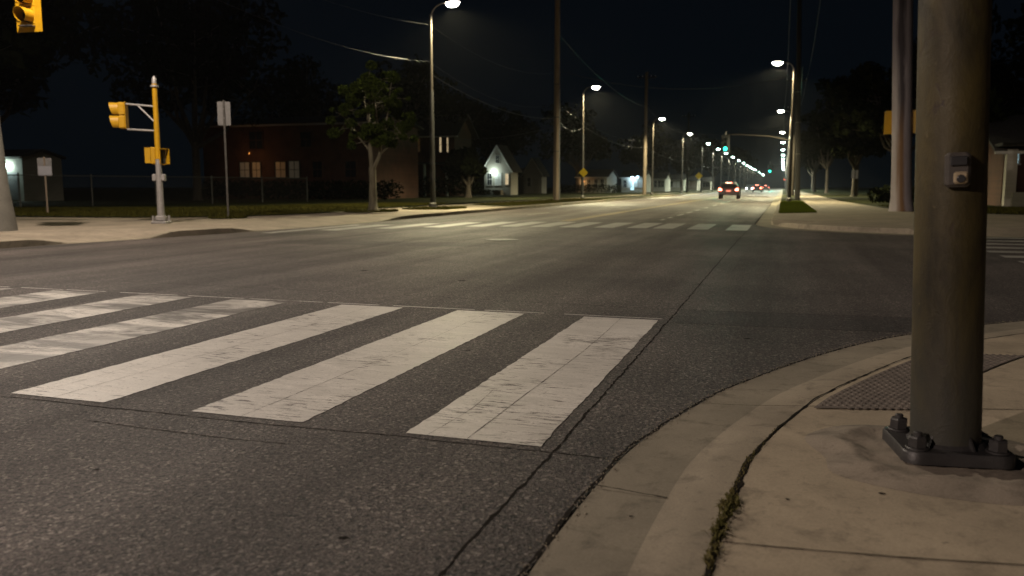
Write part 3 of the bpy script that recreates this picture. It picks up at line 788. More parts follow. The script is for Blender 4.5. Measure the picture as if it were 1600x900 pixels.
# ------------------------------------------------------------------ signal heads
def ring_half(mb, c_, r0, L_, a0, a1, n=18, th=.006, slope=.35):
    """tunnel visor pointing to -Y, open at the bottom between a1 and a0"""
    vs = []; fs = []
    for i in range(n + 1):
        a = R(a0 + (a1 - a0) * i / n); d = L_ * (1 - slope * (1 - math.sin(a)) / 2)
        for r_ in (r0, r0 - th):
            for yy_ in (0, -d): vs.append((c_[0] + r_ * math.cos(a), c_[1] + yy_, c_[2] + r_ * math.sin(a)))
    for i in range(n):
        k = i * 4; fs += [(k, k + 1, k + 5, k + 4), (k + 2, k + 6, k + 7, k + 3), (k + 1, k + 3, k + 7, k + 5), (k, k + 4, k + 6, k + 2)]
    fs += [(0, 2, 3, 1), (n * 4, n * 4 + 1, n * 4 + 3, n * 4 + 2)]
    mb.add(vs, fs)
def head(parent_or_none, loc, rz, nsec, label, backplate=True, lit=None, sec=.34, group=None, bw=.62):
    """signal head facing -Y in its own frame; origin at the bottom centre of the housing"""
    rt = empty('traffic_signal', loc, rz); tag(rt, label, 'traffic signal', group)
    Ht = nsec * sec
    mb = MB()
    for k in range(nsec): mb.box((0, .10, sec * (k + .5)), (.33, .20, sec - .008), 0, .025)
    mb.build('housing', M['yellow'], rt, True, 25)
    if backplate:
        bm = .14
        mb = MB(); mb.box((0, .012, Ht / 2), (bw, .010, Ht + 2 * bm), 0, .0); mb.build('backplate', M['yellow'], rt)
    for k in range(nsec):
        cz = sec * (k + .5)
        mb = MB(); ring_half(mb, (0, 0, cz), .145, .28, -60, 240); mb.build('visor', M['yellow'], rt)
        mb = MB(); mb.tube([(0, -.004, cz), (0, -.02, cz), (0, -.03, cz)], [.135, .12, .05], 20); mb.build('lens', M[lit] if (lit and k == 0) else M['lens_dark'], rt)
    return rt
# hanging head in the top left corner
hz = head(None, (-14.8, 13.5, 4.34), R(4), 3, 'large yellow signal head with backplate at the top left corner', sec=.36, bw=.62)
mb = MB(); mb.tube([(0, .1, 1.02), (0, .1, 1.95)], .022, 10); mb.build('hanger', M['galv'], hz)
mb = MB(); mb.box((0, -.05, -.03), (.3, .16, .02)); mb.build('bottom_bracket', M['galv_dark'], hz)

# yellow and grey signal post on the left corner
SX, SY = -15.01, 17.25
root = empty('signal_post', (SX, SY, .125)); tag(root, 'signal post painted yellow above and grey below on the left corner', 'signal post')
mb = MB(); mb.tube([(0, 0, 1.62), (0, 0, 3.48)], [.066, .060], 20); mb.build('yellow_shaft', M['yellow'], root)
mb = MB(); mb.tube([(0, 0, .1), (0, 0, 1.615)], [.088, .070], 20); mb.build('grey_shaft', M['galv'], root)
mb = MB(); mb.tube([(0, 0, 3.40), (0, 0, 3.44)], [.10, .095], 20); mb.tube([(0, 0, 3.45), (0, 0, 3.60), (0, 0, 3.66)], [.058, .054, .025], 20); mb.build('finial', M['galv'], root)
mb = MB(); mb.box((0, 0, .03), (.38, .38, .06), .3, .01); mb.box((0, 0, .13), (.24, .24, .14), .3, .03); mb.build('base', M['galv'], root, True, 30)
for a in (.3 + .78 + 1.57 * k for k in range(4)):
    mb = MB(); mb.tube([(.20 * math.cos(a), .20 * math.sin(a), .06), (.20 * math.cos(a), .20 * math.sin(a), .2)], .03, 8); mb.build('anchor_bolt', M['galv'], root)
LEFT = Vector((-.951, -.310, 0)); 
ex = LEFT * .92
mb = MB(); mb.tube([(0, 0, 2.92), (ex.x, ex.y, 3.0)], .025, 10); mb.build('bracket_arm', M['galv'], root)
mb = MB(); mb.tube([(0, 0, 2.32), (ex.x * .8, ex.y * .8, 2.36)], .025, 10); mb.build('bracket_arm', M['galv'], root)
mb = MB(); mb.tube([(ex.x * .5, ex.y * .5, 2.965), (0, 0, 2.5)], .02, 10); mb.build('brace', M['galv'], root)
for s_ in (-1, 1):
    mb = MB(); p = LEFT * (-s_ * .11); mb.box((p.x, p.y, 1.16), (.10, .12, .17), R(18), .015); mb.build('push_button_box', M['galv'], root, True, 25)
p = Vector((SX, SY, 0)) + ex
fdir = math.atan2(-.45, -.80)
h1 = head(None, (p.x, p.y, 2.50), fdir + math.pi / 2, 2, 'two-section yellow signal head on bracket arms left of the signal post', backplate=False, sec=.30)
mb = MB(); mb.box((0, .215, .30), (.40, .02, .62), 0, .006); mb.build('back_cover', M['yellow'], h1); h1.scale = (.80, .80, 1.08)
def ped(loc, rz, label, lit=None):
    rt = empty('pedestrian_signal', loc, rz); tag(rt, label, 'pedestrian signal')
    mb = MB(); mb.box((0, .08, .21), (.34, .16, .42), 0, .02); mb.build('housing', M['yellow'], rt, True, 25)
    mb = MB(); mb.box((0, -.004, .21), (.27, .012, .34)); mb.build('lens', M['lens_dark'], rt)
    mb = MB()
    mb.box((0, -.09, .405), (.34, .17, .012)); mb.box((-.164, -.09, .21), (.012, .17, .37)); mb.box((.164, -.09, .21), (.012, .17, .37)); mb.build('visor', M['yellow'], rt)
    return rt
q1 = Vector((SX, SY, 0)) + LEFT * .16 + Vector((-.05, .05, 0)); q2 = Vector((SX, SY, 0)) - LEFT * .10 + Vector((-.10, .10, 0))
ped((q1.x, q1.y, 1.62), R(-60), 'yellow pedestrian signal left of the signal post, facing left')
ped((q2.x, q2.y, 1.60), R(75), 'yellow pedestrian signal right of the signal post, facing away')

# ------------------------------------------------------------------ signs
def signpost(x, y, top, label, w_=.36, h_=.66, rz=0, z0=.13, mat='sign_back', postm='galv_dark', second=None):
    rt = empty('street_sign', (x, y, z0), rz); tag(rt, label, 'sign')
    mb = MB(); mb.box((0, 0, (top + .04) / 2), (.055, .035, top + .04), 0, .006); mb.build('post', M[postm], rt)
    c_ = [(-w_ / 2 + .03, 0), (w_ / 2 - .03, 0)]
    mb = MB(); zc = top - h_ / 2; po = []
    for (sx, sz) in ((1, 1), (-1, 1), (-1, -1), (1, -1)):
        a0 = math.degrees(math.atan2(sz, sx))
        for a in (a0 - 45, a0, a0 + 45): po.append((sx * (w_ / 2 - .03) + .03 * math.cos(R(a)), sz * (h_ / 2 - .03) + .03 * math.sin(R(a))))
    mb.prism(po, .020, .024, lambda v: (v[0], v[2], v[1] + zc)); mb.build('panel', M[mat], rt)
    if second:
        mb = MB(); mb.box((0, -.024, zc - h_ * .2), (w_ * .92, .004, h_ * .5)); mb.build('lower_panel', M[second], rt)
    for dz in (-.2, .2):
        mb = MB(); mb.tube([(0, -.03, zc + dz * h_), (0, .03, zc + dz * h_)], .012, 8); mb.build('bolt', M['galv'], rt)
    return rt
signpost(-15.55, 20.65, 3.38, 'tall grey sign seen from behind on a dark post right of the signal post', .36, .68, R(38))
signpost(-23.54, 21.7, 1.88, 'low pale sign on a wooden post beside the left lawn', .42, .60, R(45), postm='wood', second='sign_white')
signpost(5.6, 74.5, 2.3, 'small pale parking sign beside the right pavement among the trees', .5, .7, R(3), mat='sign_white')
rt = empty('warning_sign', (-13.2, 139, .13)); tag(rt, 'yellow diamond warning sign far up the left verge', 'sign')
mb = MB(); mb.box((0, 0, 1.5), (.08, .06, 3.0)); mb.build('post', M['galv_dark'], rt)
mb = MB(); mb.box((0, -.05, 2.7), (.85, .01, .85), 0, 0, Matrix.Rotation(R(45), 3, 'Y')); mb.build('panel', M['sign_yellow'], rt)
rt = empty('warning_sign', (-14.5, 62.0, .13)); tag(rt, 'small yellow sign strapped on the second left lamp post', 'sign')
mb = MB(); mb.box((0, 0, 2.0), (.5, .01, .5), 0, 0, Matrix.Rotation(R(45), 3, 'Y')); mb.build('panel', M['sign_yellow'], rt)

# ------------------------------------------------------------------ utility poles
def upole(name, x, y, h, r0, r1, mat, label, cat='utility pole', conduit=False, arm=True, flare=False, z0=.13, tilt=0, lean=0):
    rt = empty(name, (x, y, z0)); tag(rt, label, cat)
    mb = MB()
    if flare: mb.tube([(0, 0, 0), (0, 0, .12), (0, 0, .5), (0, 0, 1.5), (0, 0, h * .5), (0, 0, h)], [r0 * 1.22, r0 * 1.14, r0 * 1.0, r0 * .93, (r0 + r1) / 2, r1], 32)
    else: mb.tube([(0, 0, 0), (0, 0, h * .5), (tilt, 0, h)], [r0, (r0 + r1) / 2, r1], 20)
    mb.build('shaft', mat, rt)
    if conduit:
        mb = MB(); mb.tube([(r0 * .9 + .03, -.05, 0), (r0 * .75 + .03, -.05, h * .5)], .045, 10); mb.build('conduit', M['sign_back'], rt)
    if arm:
        mb = MB(); mb.box((0, .14, h - .6), (2.2, .1, .12)); mb.build('crossarm', M['dark_wood'], rt)
        for k in (-1, -.5, .5, 1):
            mb = MB(); mb.tube([(k, .14, h - .54), (k, .14, h - .42), (k, .14, h - .36)], [.03, .05, .02], 8); mb.build('insulator', M['galv'], rt)
    rt.rotation_euler = (R(.31 * lean), R(-.951 * lean), 0)
    for zz in (3.2, 5.4, 7.5):
        if not flare and zz < h: 
            mb = MB(); mb.tube([(0, 0, zz), (0, 0, zz + .05)], r0 * 1.02 + .006, 16); mb.build('band', M['galv_dark'], rt)
    return rt
upole('utility_pole', -14.25, 53.1, 14.5, .21, .16, M['wood'], 'tall bare wooden utility pole between the first two left lamps', conduit=True)
upole('utility_pole', -15.4, 97, 14, .22, .16, M['brown_wood'], 'wooden utility pole just left of the third left lamp')
upole('utility_pole', -15.2, 140, 13, .2, .15, M['dark_wood'], 'dark utility pole beside the fifth left lamp')
upole('utility_pole', .98, 62.5, 15, .19, .14, M['dark_wood'], 'dark wooden utility pole rising from the right grass verge', lean=1.8)
upole('utility_pole', .95, 97, 13, .2, .15, M['dark_wood'], 'second dark utility pole up the right verge')
upole('utility_pole', .7, 130, 13, .2, .15, M['dark_wood'], 'third dark utility pole up the right verge')
upole('concrete_pole', 4.34, 34.9, 14, .385, .31, M['conc_pole'], 'thick stained concrete pole with rust streaks behind the right corner', 'concrete pole', arm=False, flare=True, lean=2.8)
# yellow pedestrian signals strapped to both sides of the concrete pole
ped((3.88, 35.15, 3.02), R(-90), 'yellow signal box on the left side of the stained concrete pole')
ped((4.54, 35.05, 3.02), R(80), 'orange-yellow signal box on the right side of the stained concrete pole')
bpy.context.view_layer.update()
for o in bpy.data.objects:
    if o.name.startswith('pedestrian_signal') and o.location.x < 0: o.scale = (.8, .75, 1)
    if o.name.startswith('pedestrian_signal') and o.location.x > 0: o.scale = (1.5, 1.5, 2.2)

# ------------------------------------------------------------------ cables
def cable(pts, sag, r_, label, n=14):
    mb = MB(); full = []
    for i in range(len(pts) - 1):
        a, b_ = Vector(pts[i]), Vector(pts[i + 1])
        for k in range(n + (1 if i == len(pts) - 2 else 0)):
            u = k / n; p = a.lerp(b_, u); p.z -= sag * 4 * u * (1 - u); full.append(p)
    mb.tube(full, r_, 6); o = mb.build('overhead_cable', M['wire']); tag(o, label, 'cable', 'overhead cables'); return o
cable([(-15.8, 13.2, 8.2), (-14.15, 32.4, 7.7), (-14.3, 53.1, 8.4)], .7, .004, 'high cable from the left edge pole past the first lamp')
cable([(-15.8, 13.2, 7.4), (-14.15, 32.4, 6.2), (-14.3, 53.1, 6.4), (-15.3, 97, 6.4), (-15.1, 140, 6.2)], .8, .004, 'mid-height cable running up the left row of poles')
cable([(-14.2, 32.4, 5.75), (-14.3, 53.1, 5.5), (-14.6, 62.4, 5.6), (-15.3, 97, 5.6), (-15.1, 140, 5.4), (-14, 200, 5.5)], .55, .010, 'lowest cable running up the left row of poles')
cable([(-14.25, 53.1, 5.0), (-30, 70, 5.6)], .5, .012, 'service cable from the bare wooden pole to the brick house')
cable([(-14.3, 53.1, 11.0), (-15.3, 97, 10.2), (-15.1, 140, 9.8)], .9, .009, 'top cable between the tall left poles')
for k, (dx, z) in enumerate(((-1, 14.2), (1, 14.2), (0, 9.4), (0, 8.9), (0, 8.3))):
    cable([(.98 + dx, 62.5, z), (.95 + dx, 97, z - 1.6), (.7 + dx, 130, z - 1.8), (.7 + dx, 220, z - 2)], .8, .012, ['upper cable on the street side of the right utility poles', 'upper cable on the lawn side of the right utility poles', 'middle cable on the right utility poles', 'cable just below the middle one on the right poles', 'lowest cable on the right utility poles'][k])
cable([(.98, 62.5, 9.0), (-14.3, 53.1, 8.6)], 1.2, .014, 'cable crossing the road between the two nearest wooden poles')
cable([(.95, 97, 8.2), (-15.3, 97, 8.2)], 1.3, .014, 'cable crossing the road at the green signal')

# ------------------------------------------------------------------ far signals
def far_signal(x_pole, y, x_end, z, label, labp, lit='green_lit', scale=1):
    rt = empty('mast_pole', (x_pole, y, .13)); tag(rt, labp, 'traffic pole')
    mb = MB(); mb.tube([(0, 0, 0), (0, 0, z + .3)], [.14, .10], 14); mb.build('shaft', M['lamp_steel'], rt)
    L_ = x_end - x_pole
    mb = MB(); mb.tube([(0, 0, z - .3), (L_ * .35, 0, z + .25), (L_ * .8, 0, z + .5), (L_, 0, z + .5)], [.08, .06, .05, .04], 10); mb.build('mast_arm', M['lamp_steel'], rt)
    h_ = head(None, (x_end + .1, y - .15, z - .9), 0, 3, label, lit=lit)
    mb = MB(); mb.tube([(0, .1, 1.02), (0, .1, 1.42)], .03, 8); mb.build('hanger', M['galv'], h_)
    return h_
hs1 = far_signal(.9, 93.0, -6.2, 6.0, 'green-lit signal head hanging over the road beyond the car', 'mast arm pole carrying the nearer green signal')
hs2 = far_signal(.9, 220.0, -3.5, 6.0, 'distant green-lit signal head over the road near the vanishing point', 'mast arm pole carrying the distant green signal')
for h_, s_, pw in ((hs1, 1.45, 700), (hs2, 1.9, 2200)):
    for k in kids(h_):
        if k.name.startswith('lens') and k.data.materials[0] == M['green_lit']: pass
    h_.scale = (s_, s_, s_); h_.location.z -= (s_ - 1) * .5
    for k in kids(h_):
        if k.name.startswith(('housing', 'visor', 'backplate')): k.data.materials[0] = M['black']
    add_light('green_light', (0, -.40, .17), pw * POWER, (.0, 1.0, .66), h_, .02, 150, .5, (0, -1, -.05))
far_signal(.9, 420.0, .2, 5.2, 'far red-lit signal head at the end of the right lamp row', 'mast arm pole carrying the far red signal', 'red_lit')

# ------------------------------------------------------------------ cars
CARP = generic('car_silver_paint', (.07, .07, .08), .3, .08, 5, metal=.6, bmp=0)
def make_car():
    """rear faces -Y, origin at ground centre"""
    rt = empty('parked_car'); rt.name = 'car'
    W, L_ = 1.72, 4.2
    prof = [(-2.05, .32), (-2.12, .55), (-2.10, .80), (-2.02, .92), (-1.75, 1.30), (-1.45, 1.42), (-.6, 1.47), (.25, 1.40), (.95, .98), (1.85, .82), (2.08, .62), (2.10, .32)]
    sec = [(.86, 0), (.90, .2), (.90, .5), (.86, .62)]
    mb = MB(); vs = []; fs = []; n = len(prof)
    xs = (-1, -.96, -.82, .82, .96, 1)
    for xk in xs:
        for (yy_, zz) in prof:
            top = max(0, zz - .9); wd = W / 2 - top * .42
            k = abs(xk); e = 1 if k < .9 else (.97 if k < .99 else .90)
            vs.append((xk * wd, yy_ * (1 if k < .9 else .985), .32 + (zz - .32) * e))
    for j in range(len(xs) - 1):
        for i in range(n):
            i2 = (i + 1) % n; fs.append((j * n + i, j * n + i2, (j + 1) * n + i2, (j + 1) * n + i))
    fs.append(tuple(range(n))); fs.append(tuple(reversed([(len(xs) - 1) * n + i for i in range(n)])))
    mb.add(vs, fs); mb.build('body', CARP, rt, True, 28)
    mb = MB(); mb.add([(-.60, -1.995, .98), (.60, -1.995, .98), (.54, -1.785, 1.28), (-.54, -1.785, 1.28)], [(0, 1, 2, 3)]); mb.build('rear_window', M['window_dark'], rt)
    mb = MB(); mb.add([(-.52, .33, 1.37), (.52, .33, 1.37), (.62, .92, 1.02), (-.62, .92, 1.02)], [(0, 1, 2, 3)]); mb.build('windscreen', M['window_dark'], rt)
    for s_ in (-1, 1):
        mb = MB(); mb.add([(s_ * .855, -1.5, .98), (s_ * .855, .75, .98), (s_ * .70, .15, 1.36), (s_ * .70, -1.3, 1.36)], [(0, 1, 2, 3)]); mb.build('side_window', M['window_dark'], rt)
        for y_ in (-1.3, 1.3):
            mb = MB(); mb.tube([(s_ * .66, y_, .32), (s_ * .87, y_, .32)], .32, 20); wh = mb.build('wheel', M['black'], rt)
            mb = MB(); mb.tube([(s_ * .87, y_, .32), (s_ * .885, y_, .32)], .19, 14); mb.build('rim', M['galv'], wh)
        mb = MB(); mb.box((s_ * .70, -2.10, .80), (.26, .06, .15), 0, .02); tl = mb.build('tail_light', M['brake'], rt)
        mb = MB(); mb.box((s_ * .76, -2.06, .92), (.12, .06, .10), 0, .01); mb.build('marker', M['tail'], tl)
        mb = MB(); mb.box((s_ * .66, 2.06, .66), (.28, .06, .13), 0, .02); mb.build('headlight', M['sign_white'], rt)
        mb = MB(); mb.box((s_ * .93, .55, 1.0), (.16, .1, .12), 0, .02); mb.build('mirror', CARP, rt)
    mb = MB(); mb.box((0, -2.12, .46), (1.62, .10, .20), 0, .02); mb.build('rear_bumper', CARP, rt, True, 25)
    mb = MB(); mb.box((0, -2.14, .70), (.42, .02, .14)); mb.build('licence_plate', M['sign_white'], rt)
    mb = MB(); mb.box((0, -1.72, 1.40), (.5, .03, .04)); mb.build('high_brake_light', M['brake'], rt)
    return rt
car = make_car(); place(car, (-4.55, 77, 0), 'silver car with glowing tail lights driving away up the road', 'car', 'cars on the road')
add_light('tail_glow', (0, -2.4, .8), 14 * POWER, (1, .08, .03), car, .2)
c2 = copy_tree(car); place(c2, (-4.9, 172, 0), 'distant car with red tail lights ahead of the silver car', 'car', 'cars on the road')
for k in kids(c2):
    if k.type == 'LIGHT': bpy.data.objects.remove(k)
c3 = copy_tree(c2); place(c3, (-7.6, 205, 0), 'distant car with white headlights coming down the road', 'car', 'cars on the road', R(180))
for k in kids(c3):
    if k.name.startswith('headlight'): k.data = k.data.copy(); k.data.materials[0] = M['head']
c4 = copy_tree(c2); place(c4, (-4.4, 232, 0), 'farthest car glowing orange near the vanishing point', 'car', 'cars on the road')
for k in kids(c4):
    if k.name.startswith('tail_light'): k.data = k.data.copy(); k.data.materials[0] = M['orange_lit']

# ------------------------------------------------------------------ buildings
def window(mb_parent, cx, y, cz, w_, h_, mat, frame='trim', axis='y', mull=True):
    """window on a wall facing -Y at y (axis y) or facing +X/-X at x=y (axis x)"""
    f = 1 if axis == 'y' else 0
    def bx(mb, c_, d):
        if axis == 'y': mb.box((cx + c_[0], y + c_[1], cz + c_[2]), d)
        else: mb.box((y - c_[1] * math.copysign(1, axis == 'x' and 1 or -1), cx + c_[0], cz + c_[2]), (d[1], d[0], d[2]))
    mb = MB(); t_ = .07
    bx(mb, (0, -.03, h_ / 2 + t_ / 2), (w_ + 2 * t_, .09, t_)); bx(mb, (0, -.04, -h_ / 2 - t_ / 2), (w_ + 2 * t_ + .08, .12, t_))
    bx(mb, (-w_ / 2 - t_ / 2, -.03, 0), (t_, .09, h_)); bx(mb, (w_ / 2 + t_ / 2, -.03, 0), (t_, .09, h_))
    if mull: bx(mb, (0, -.022, 0), (w_, .04, .04)); bx(mb, (0, -.024, 0), (.03, .04, h_))
    fr_ = mb.build('window', M[frame], mb_parent, False)
    mb = MB(); bx(mb, (0, -.006, 0), (w_, .012, h_)); mb.build('pane', M[mat], fr_, False)
    return fr_
def gable_house(x0, x1, y0, y1, zw, zr, wall, label, ridge='y', over=.35, name='house', z0=.0):
    """ridge 'y': gable faces -Y; ridge 'x': gable faces +-X"""
    rt = empty(name, ((x0 + x1) / 2, (y0 + y1) / 2, 0)); tag(rt, label, 'house'); ox, oy = rt.location.x, rt.location.y
    mb = MB(); a, b_, c_, d = x0 - ox, x1 - ox, y0 - oy, y1 - oy
    if ridge == 'y':
        vs = [(a, c_, z0), (b_, c_, z0), (b_, d, z0), (a, d, z0), (a, c_, zw), (b_, c_, zw), (b_, d, zw), (a, d, zw), (0, c_, zr), (0, d, zr)]
        fs = [(0, 1, 5, 8, 4), (1, 2, 6, 5), (2, 3, 7, 9, 6), (3, 0, 4, 7)]
    else:
        vs = [(a, c_, z0), (b_, c_, z0), (b_, d, z0), (a, d, z0), (a, c_, zw), (b_, c_, zw), (b_, d, zw), (a, d, zw), (a, 0, zr), (b_, 0, zr)]
        fs = [(0, 1, 5, 4), (1, 2, 6, 9, 5), (2, 3, 7, 6), (3, 0, 4, 8, 7)]
    mb.add(vs, fs); mb.build('wall', M[wall], rt, False)
    mb = MB(); th = .14
    def slab(p):
        vs = [Vector(q_) for q_ in p]; nrm = (vs[1] - vs[0]).cross(vs[3] - vs[0]).normalized()
        if nrm.z < 0: nrm = -nrm
        lo = [v + nrm * .01 for v in vs]; hi = [v + nrm * (.01 + th) for v in vs]
        mb.add(lo + hi, [(3, 2, 1, 0), (4, 5, 6, 7), (0, 1, 5, 4), (1, 2, 6, 5), (2, 3, 7, 6), (3, 0, 4, 7)])
    if ridge == 'y':
        k = (zr - zw) / (b_ - 0); e = over
        slab([(0.0, c_ - e, zr), (b_ + e, c_ - e, zw - k * e), (b_ + e, d + e, zw - k * e), (0.0, d + e, zr)])
        slab([(0.0, c_ - e, zr), (a - e, c_ - e, zw - k * e), (a - e, d + e, zw - k * e), (0.0, d + e, zr)])
    else:
        k = (zr - zw) / (d - 0); e = over
        slab([(a - e, 0, zr), (a - e, d + e, zw - k * e), (b_ + e, d + e, zw - k * e), (b_ + e, 0, zr)])
        slab([(a - e, 0, zr), (a - e, c_ - e, zw - k * e), (b_ + e, c_ - e, zw - k * e), (b_ + e, 0, zr)])
    rf = mb.build('roof', M['roof'], rt, False)
    # pale rake boards / gutter
    mb = MB()
    if ridge == 'y':
        k = (zr - zw) / b_; e = over
        for s_ in (-1, 1):
            mb = MB(); mb.tube([(0, c_ - e - .02, zr - .02), (s_ * (b_ + e), c_ - e - .02, zw - k * e - .02)], .08, 4); mb.build('rake_board', M['trim'], rf, False)
    else:
        k = (zr - zw) / d; e = over
        mb = MB(); mb.box((0, c_ - e - .05, zw - k * e), (b_ - a + 2 * e, .12, .13)); mb.build('eaves_gutter', M['trim'], rf, False)
    rt['_c'] = 0; del rt['_c']
    return rt, c_
def loc_(rt, x, y): return x - rt.location.x, y - rt.location.y

# long brick building behind the young tree
rt, c_ = gable_house(-43.5, -28.7, 55, 63, 5.75, 6.5, 'brick', 'long dark brick building with dim orange windows behind the young tree', 'x', .4, 'brick_building')
for (x, cz, w_, h_, mm) in ((-39.7, 2.35, .85, 1.15, 'win_grey'), (-38.65, 2.35, .75, 1.15, 'win_orange'), (-36.5, 2.35, .9, 1.15, 'win_orange'), (-35.3, 2.35, .9, 1.25, 'win_grey'), (-33.3, 2.35, .8, 1.15, 'window_dark'), (-30.5, 2.35, .9, 1.15, 'window_dark'),
                         (-38.6, 4.6, 1.2, 1.3, 'window_dark'), (-34.2, 4.6, .9, 1.1, 'window_dark')):
    lx, ly = loc_(rt, x, 55); window(rt, lx, ly, cz, w_, h_, mm, 'brick' if mm == 'window_dark' else 'roof')
lx, ly = loc_(rt, -39.2, 55); mb = MB(); mb.tube([(lx, ly - .12, 3.58), (lx, ly - .05, 3.66)], [.04, .03], 10); wl = mb.build('wall_lamp', M['orange_lit'], rt)
add_light('wall_light', (lx + .6, ly - 2.0, 3.0), 17 * POWER, (1.0, .45, .14), rt, .1)
# two-storey brick house
rt, c_ = gable_house(-37.5, -30.3, 75, 79.5, 6.3, 8.0, 'brick', 'two-storey brick house with bright slit windows right of the young tree', 'x', .6, 'brick_house')
for (x, mm, w_, hh) in ((-34.9, 'win_orange', .35, 1.3), (-34.1, 'win_orange', .35, 1.3), (-31.75, 'win_warm', .20, 1.4), (-31.0, 'win_warm', .16, 1.4)):
    lx, ly = loc_(rt, x, 75); window(rt, lx, ly, 5.1, w_, hh, mm, 'roof')
lx, ly = loc_(rt, -32.6, 75); mb = MB(); mb.box((lx, ly - 1.1, 3.3), (5.0, 2.1, .16)); mb.build('porch_roof', M['roof'], rt, False)
for k in (-2.3, 0, 2.3):
    mb = MB(); mb.box((lx + k, ly - 2.0, 1.65), (.18, .18, 3.15)); mb.build('porch_post', M['trim'], rt, False)
# white gabled house with porch lamp
rt, c_ = gable_house(-31.95, -28.85, 88, 90.6, 3.15, 5.65, 'white_siding', 'white gabled house with a bright porch lamp', 'y', .32, 'white_house')
lx, ly = loc_(rt, -30.4, 88)
window(rt, lx - .95, ly, 1.9, .55, 1.3, 'window_dark'); window(rt, lx + .05, ly, 1.9, .7, 1.3, 'win_grey'); window(rt, lx + 1.1, ly, 1.9, .35, 1.2, 'win_warm'); window(rt, lx, ly, 4.1, .4, .8, 'window_dark')
mb = MB(); mb.ell((lx - .45, ly - .2, 2.72), (.30, .14, .16), 12, 6); wl = mb.build('porch_lamp', M['porch'], rt)
add_light('porch_light', (lx - .45, ly - .75, 2.65), 70 * POWER, (.82, 1.0, .88), rt, .1)
mb = MB(); mb.box((lx + .25, ly - .55, .35), (.9, .9, .7)); mb.build('front_step', M['grout'], rt, False)
rt, c_ = gable_house(-36.6, -32.05, 89.5, 93, 3.0, 4.0, 'white_siding', 'low pale wing joined to the left of the white gabled house', 'x', .3, 'house_wing')
lx, ly = loc_(rt, -34.3, 89.5); window(rt, lx, ly, 1.8, 1.2, 1.3, 'window_dark')
# second small gabled house
rt, c_ = gable_house(-34.2, -31.6, 110, 112.5, 2.9, 5.0, 'white_siding', 'dim small gabled house right of the white house', 'y', .3, 'small_house')
lx, ly = loc_(rt, -32.9, 110); window(rt, lx - .5, ly, 1.7, .45, 1.2, 'window_dark'); mb = MB(); mb.box((lx + .5, ly - .03, 1.1), (.75, .06, 2.1)); mb.build('door', M['pale_siding'], rt, False)
rt, c_ = gable_house(-37.6, -34.4, 111, 118, 2.7, 3.6, 'pale_siding', 'dim low wing joined to the left of the small gabled house', 'x', .3, 'house_wing')
# row of bungalows farther up the left side
row = [(-31, -26.2, 128, 'a low bungalow with an orange-lit fence just right of the second left lamp', 'pale_siding'), (-25.8, -22, 138, 'bungalow with a blue-white porch light between the second and third left lamps', 'pale_siding'),
       (-24.5, -21.5, 160, 'dim bungalow just left of the third left lamp', 'white_siding'), (-24, -20.8, 185, 'dim pale bungalow just right of the third left lamp', 'pale_siding'), (-23.5, -20.3, 210, 'distant bungalow with warm windows left of the fourth left lamp', 'white_siding'), (-22.5, -19.5, 240, 'farthest bungalow visible behind the fifth left lamp', 'pale_siding')]
for i, (x0, x1, y, lab, mm) in enumerate(row):
    rt, c_ = gable_house(x0, x1, y, y + 8, 2.6, 3.7, mm, lab, 'x', .3, 'bungalow')
    cx = (x1 - x0) / 2
    for k in (-.66, -.2, .28, .7):
        window(rt, k * cx, c_, 1.6, .55, 1.25, ['win_grey', 'window_dark', 'win_grey', 'window_dark'][random.randrange(4)] if i != 4 else 'win_orange')
    if i == 1:
        window(rt, -.02 * cx, c_, 1.35, .55, 1.6, 'win_blue'); mb = MB(); mb.ell((-.02 * cx, c_ - .25, 2.55), (.28, .15, .18), 10, 6); mb.build('porch_lamp', M['blue_porch'], rt)
        mb = MB(); mb.ell((.45 * cx, c_ - .25, 2.65), (.2, .12, .16), 10, 6); mb.build('porch_lamp', M['blue_porch'], rt)
        add_light('porch_light', (.1, c_ - .8, 2.5), 160 * POWER, (.55, .85, 1.0), rt, .1)
    if i == 0:
        add_light('porch_light', (-1.2, c_ - .9, 1.6), 26 * POWER, (1.0, .55, .22), rt, .1)
        mb = MB(); mb.box((-1.2, c_ - .2, 1.9), (.16, .14, .2)); mb.build('porch_lamp', M['orange_lit'], rt)
# low building at the far left with a bright wall lamp
rt, c_ = gable_house(-62, -45.2, 40, 43, 2.9, 3.3, 'pale_siding', 'low building with a bright strip lamp at the left edge', 'x', .2, 'low_building')
lx, ly = loc_(rt, -46.7, 40); mb = MB(); mb.box((lx, ly - .12, 2.35), (1.5, .14, .22)); mb.build('strip_lamp', M['porch'], rt, False)
add_light('wall_light', (lx, ly - .6, 2.2), 60 * POWER, (.72, 1.0, .95), rt, .2)
window(rt, lx - .5, ly, 1.5, .9, .9, 'win_grey'); mb = MB(); mb.box((lx + .7, ly - .03, 1.1), (.8, .05, 1.7)); mb.build('door', M['sign_back'], rt, False)
# house at the right edge
rt, c_ = gable_house(9.9, 22, 45, 54, 2.85, 4.6, 'brick', 'dark brick house with a small lit window at the right edge', 'x', .5, 'brick_house')
lx, ly = loc_(rt, 10.4, 45); window(rt, lx, ly, 2.4, .22, .5, 'win_blue', 'trim', mull=False)
mb = MB(); mb.box((lx - .75 + .5, ly - .35, 1.45), (.45, .45, 2.7)); mb.build('porch_column', M['white_siding'], rt, False)
mb = MB(); mb.box((lx + .9, ly - .5, .35), (2.2, .5, .9)); mb.build('porch_wall', M['pale_siding'], rt, False)
mb = MB(); mb.box((lx + 1.2, ly - .7, 3.0), (4.2, 1.6, .14)); mb.build('porch_roof', M['roof'], rt, False)
add_light('porch_light', (lx + .2, ly - 1.5, 2.2), 2.5 * POWER, (1.0, .8, .6), rt, .1)

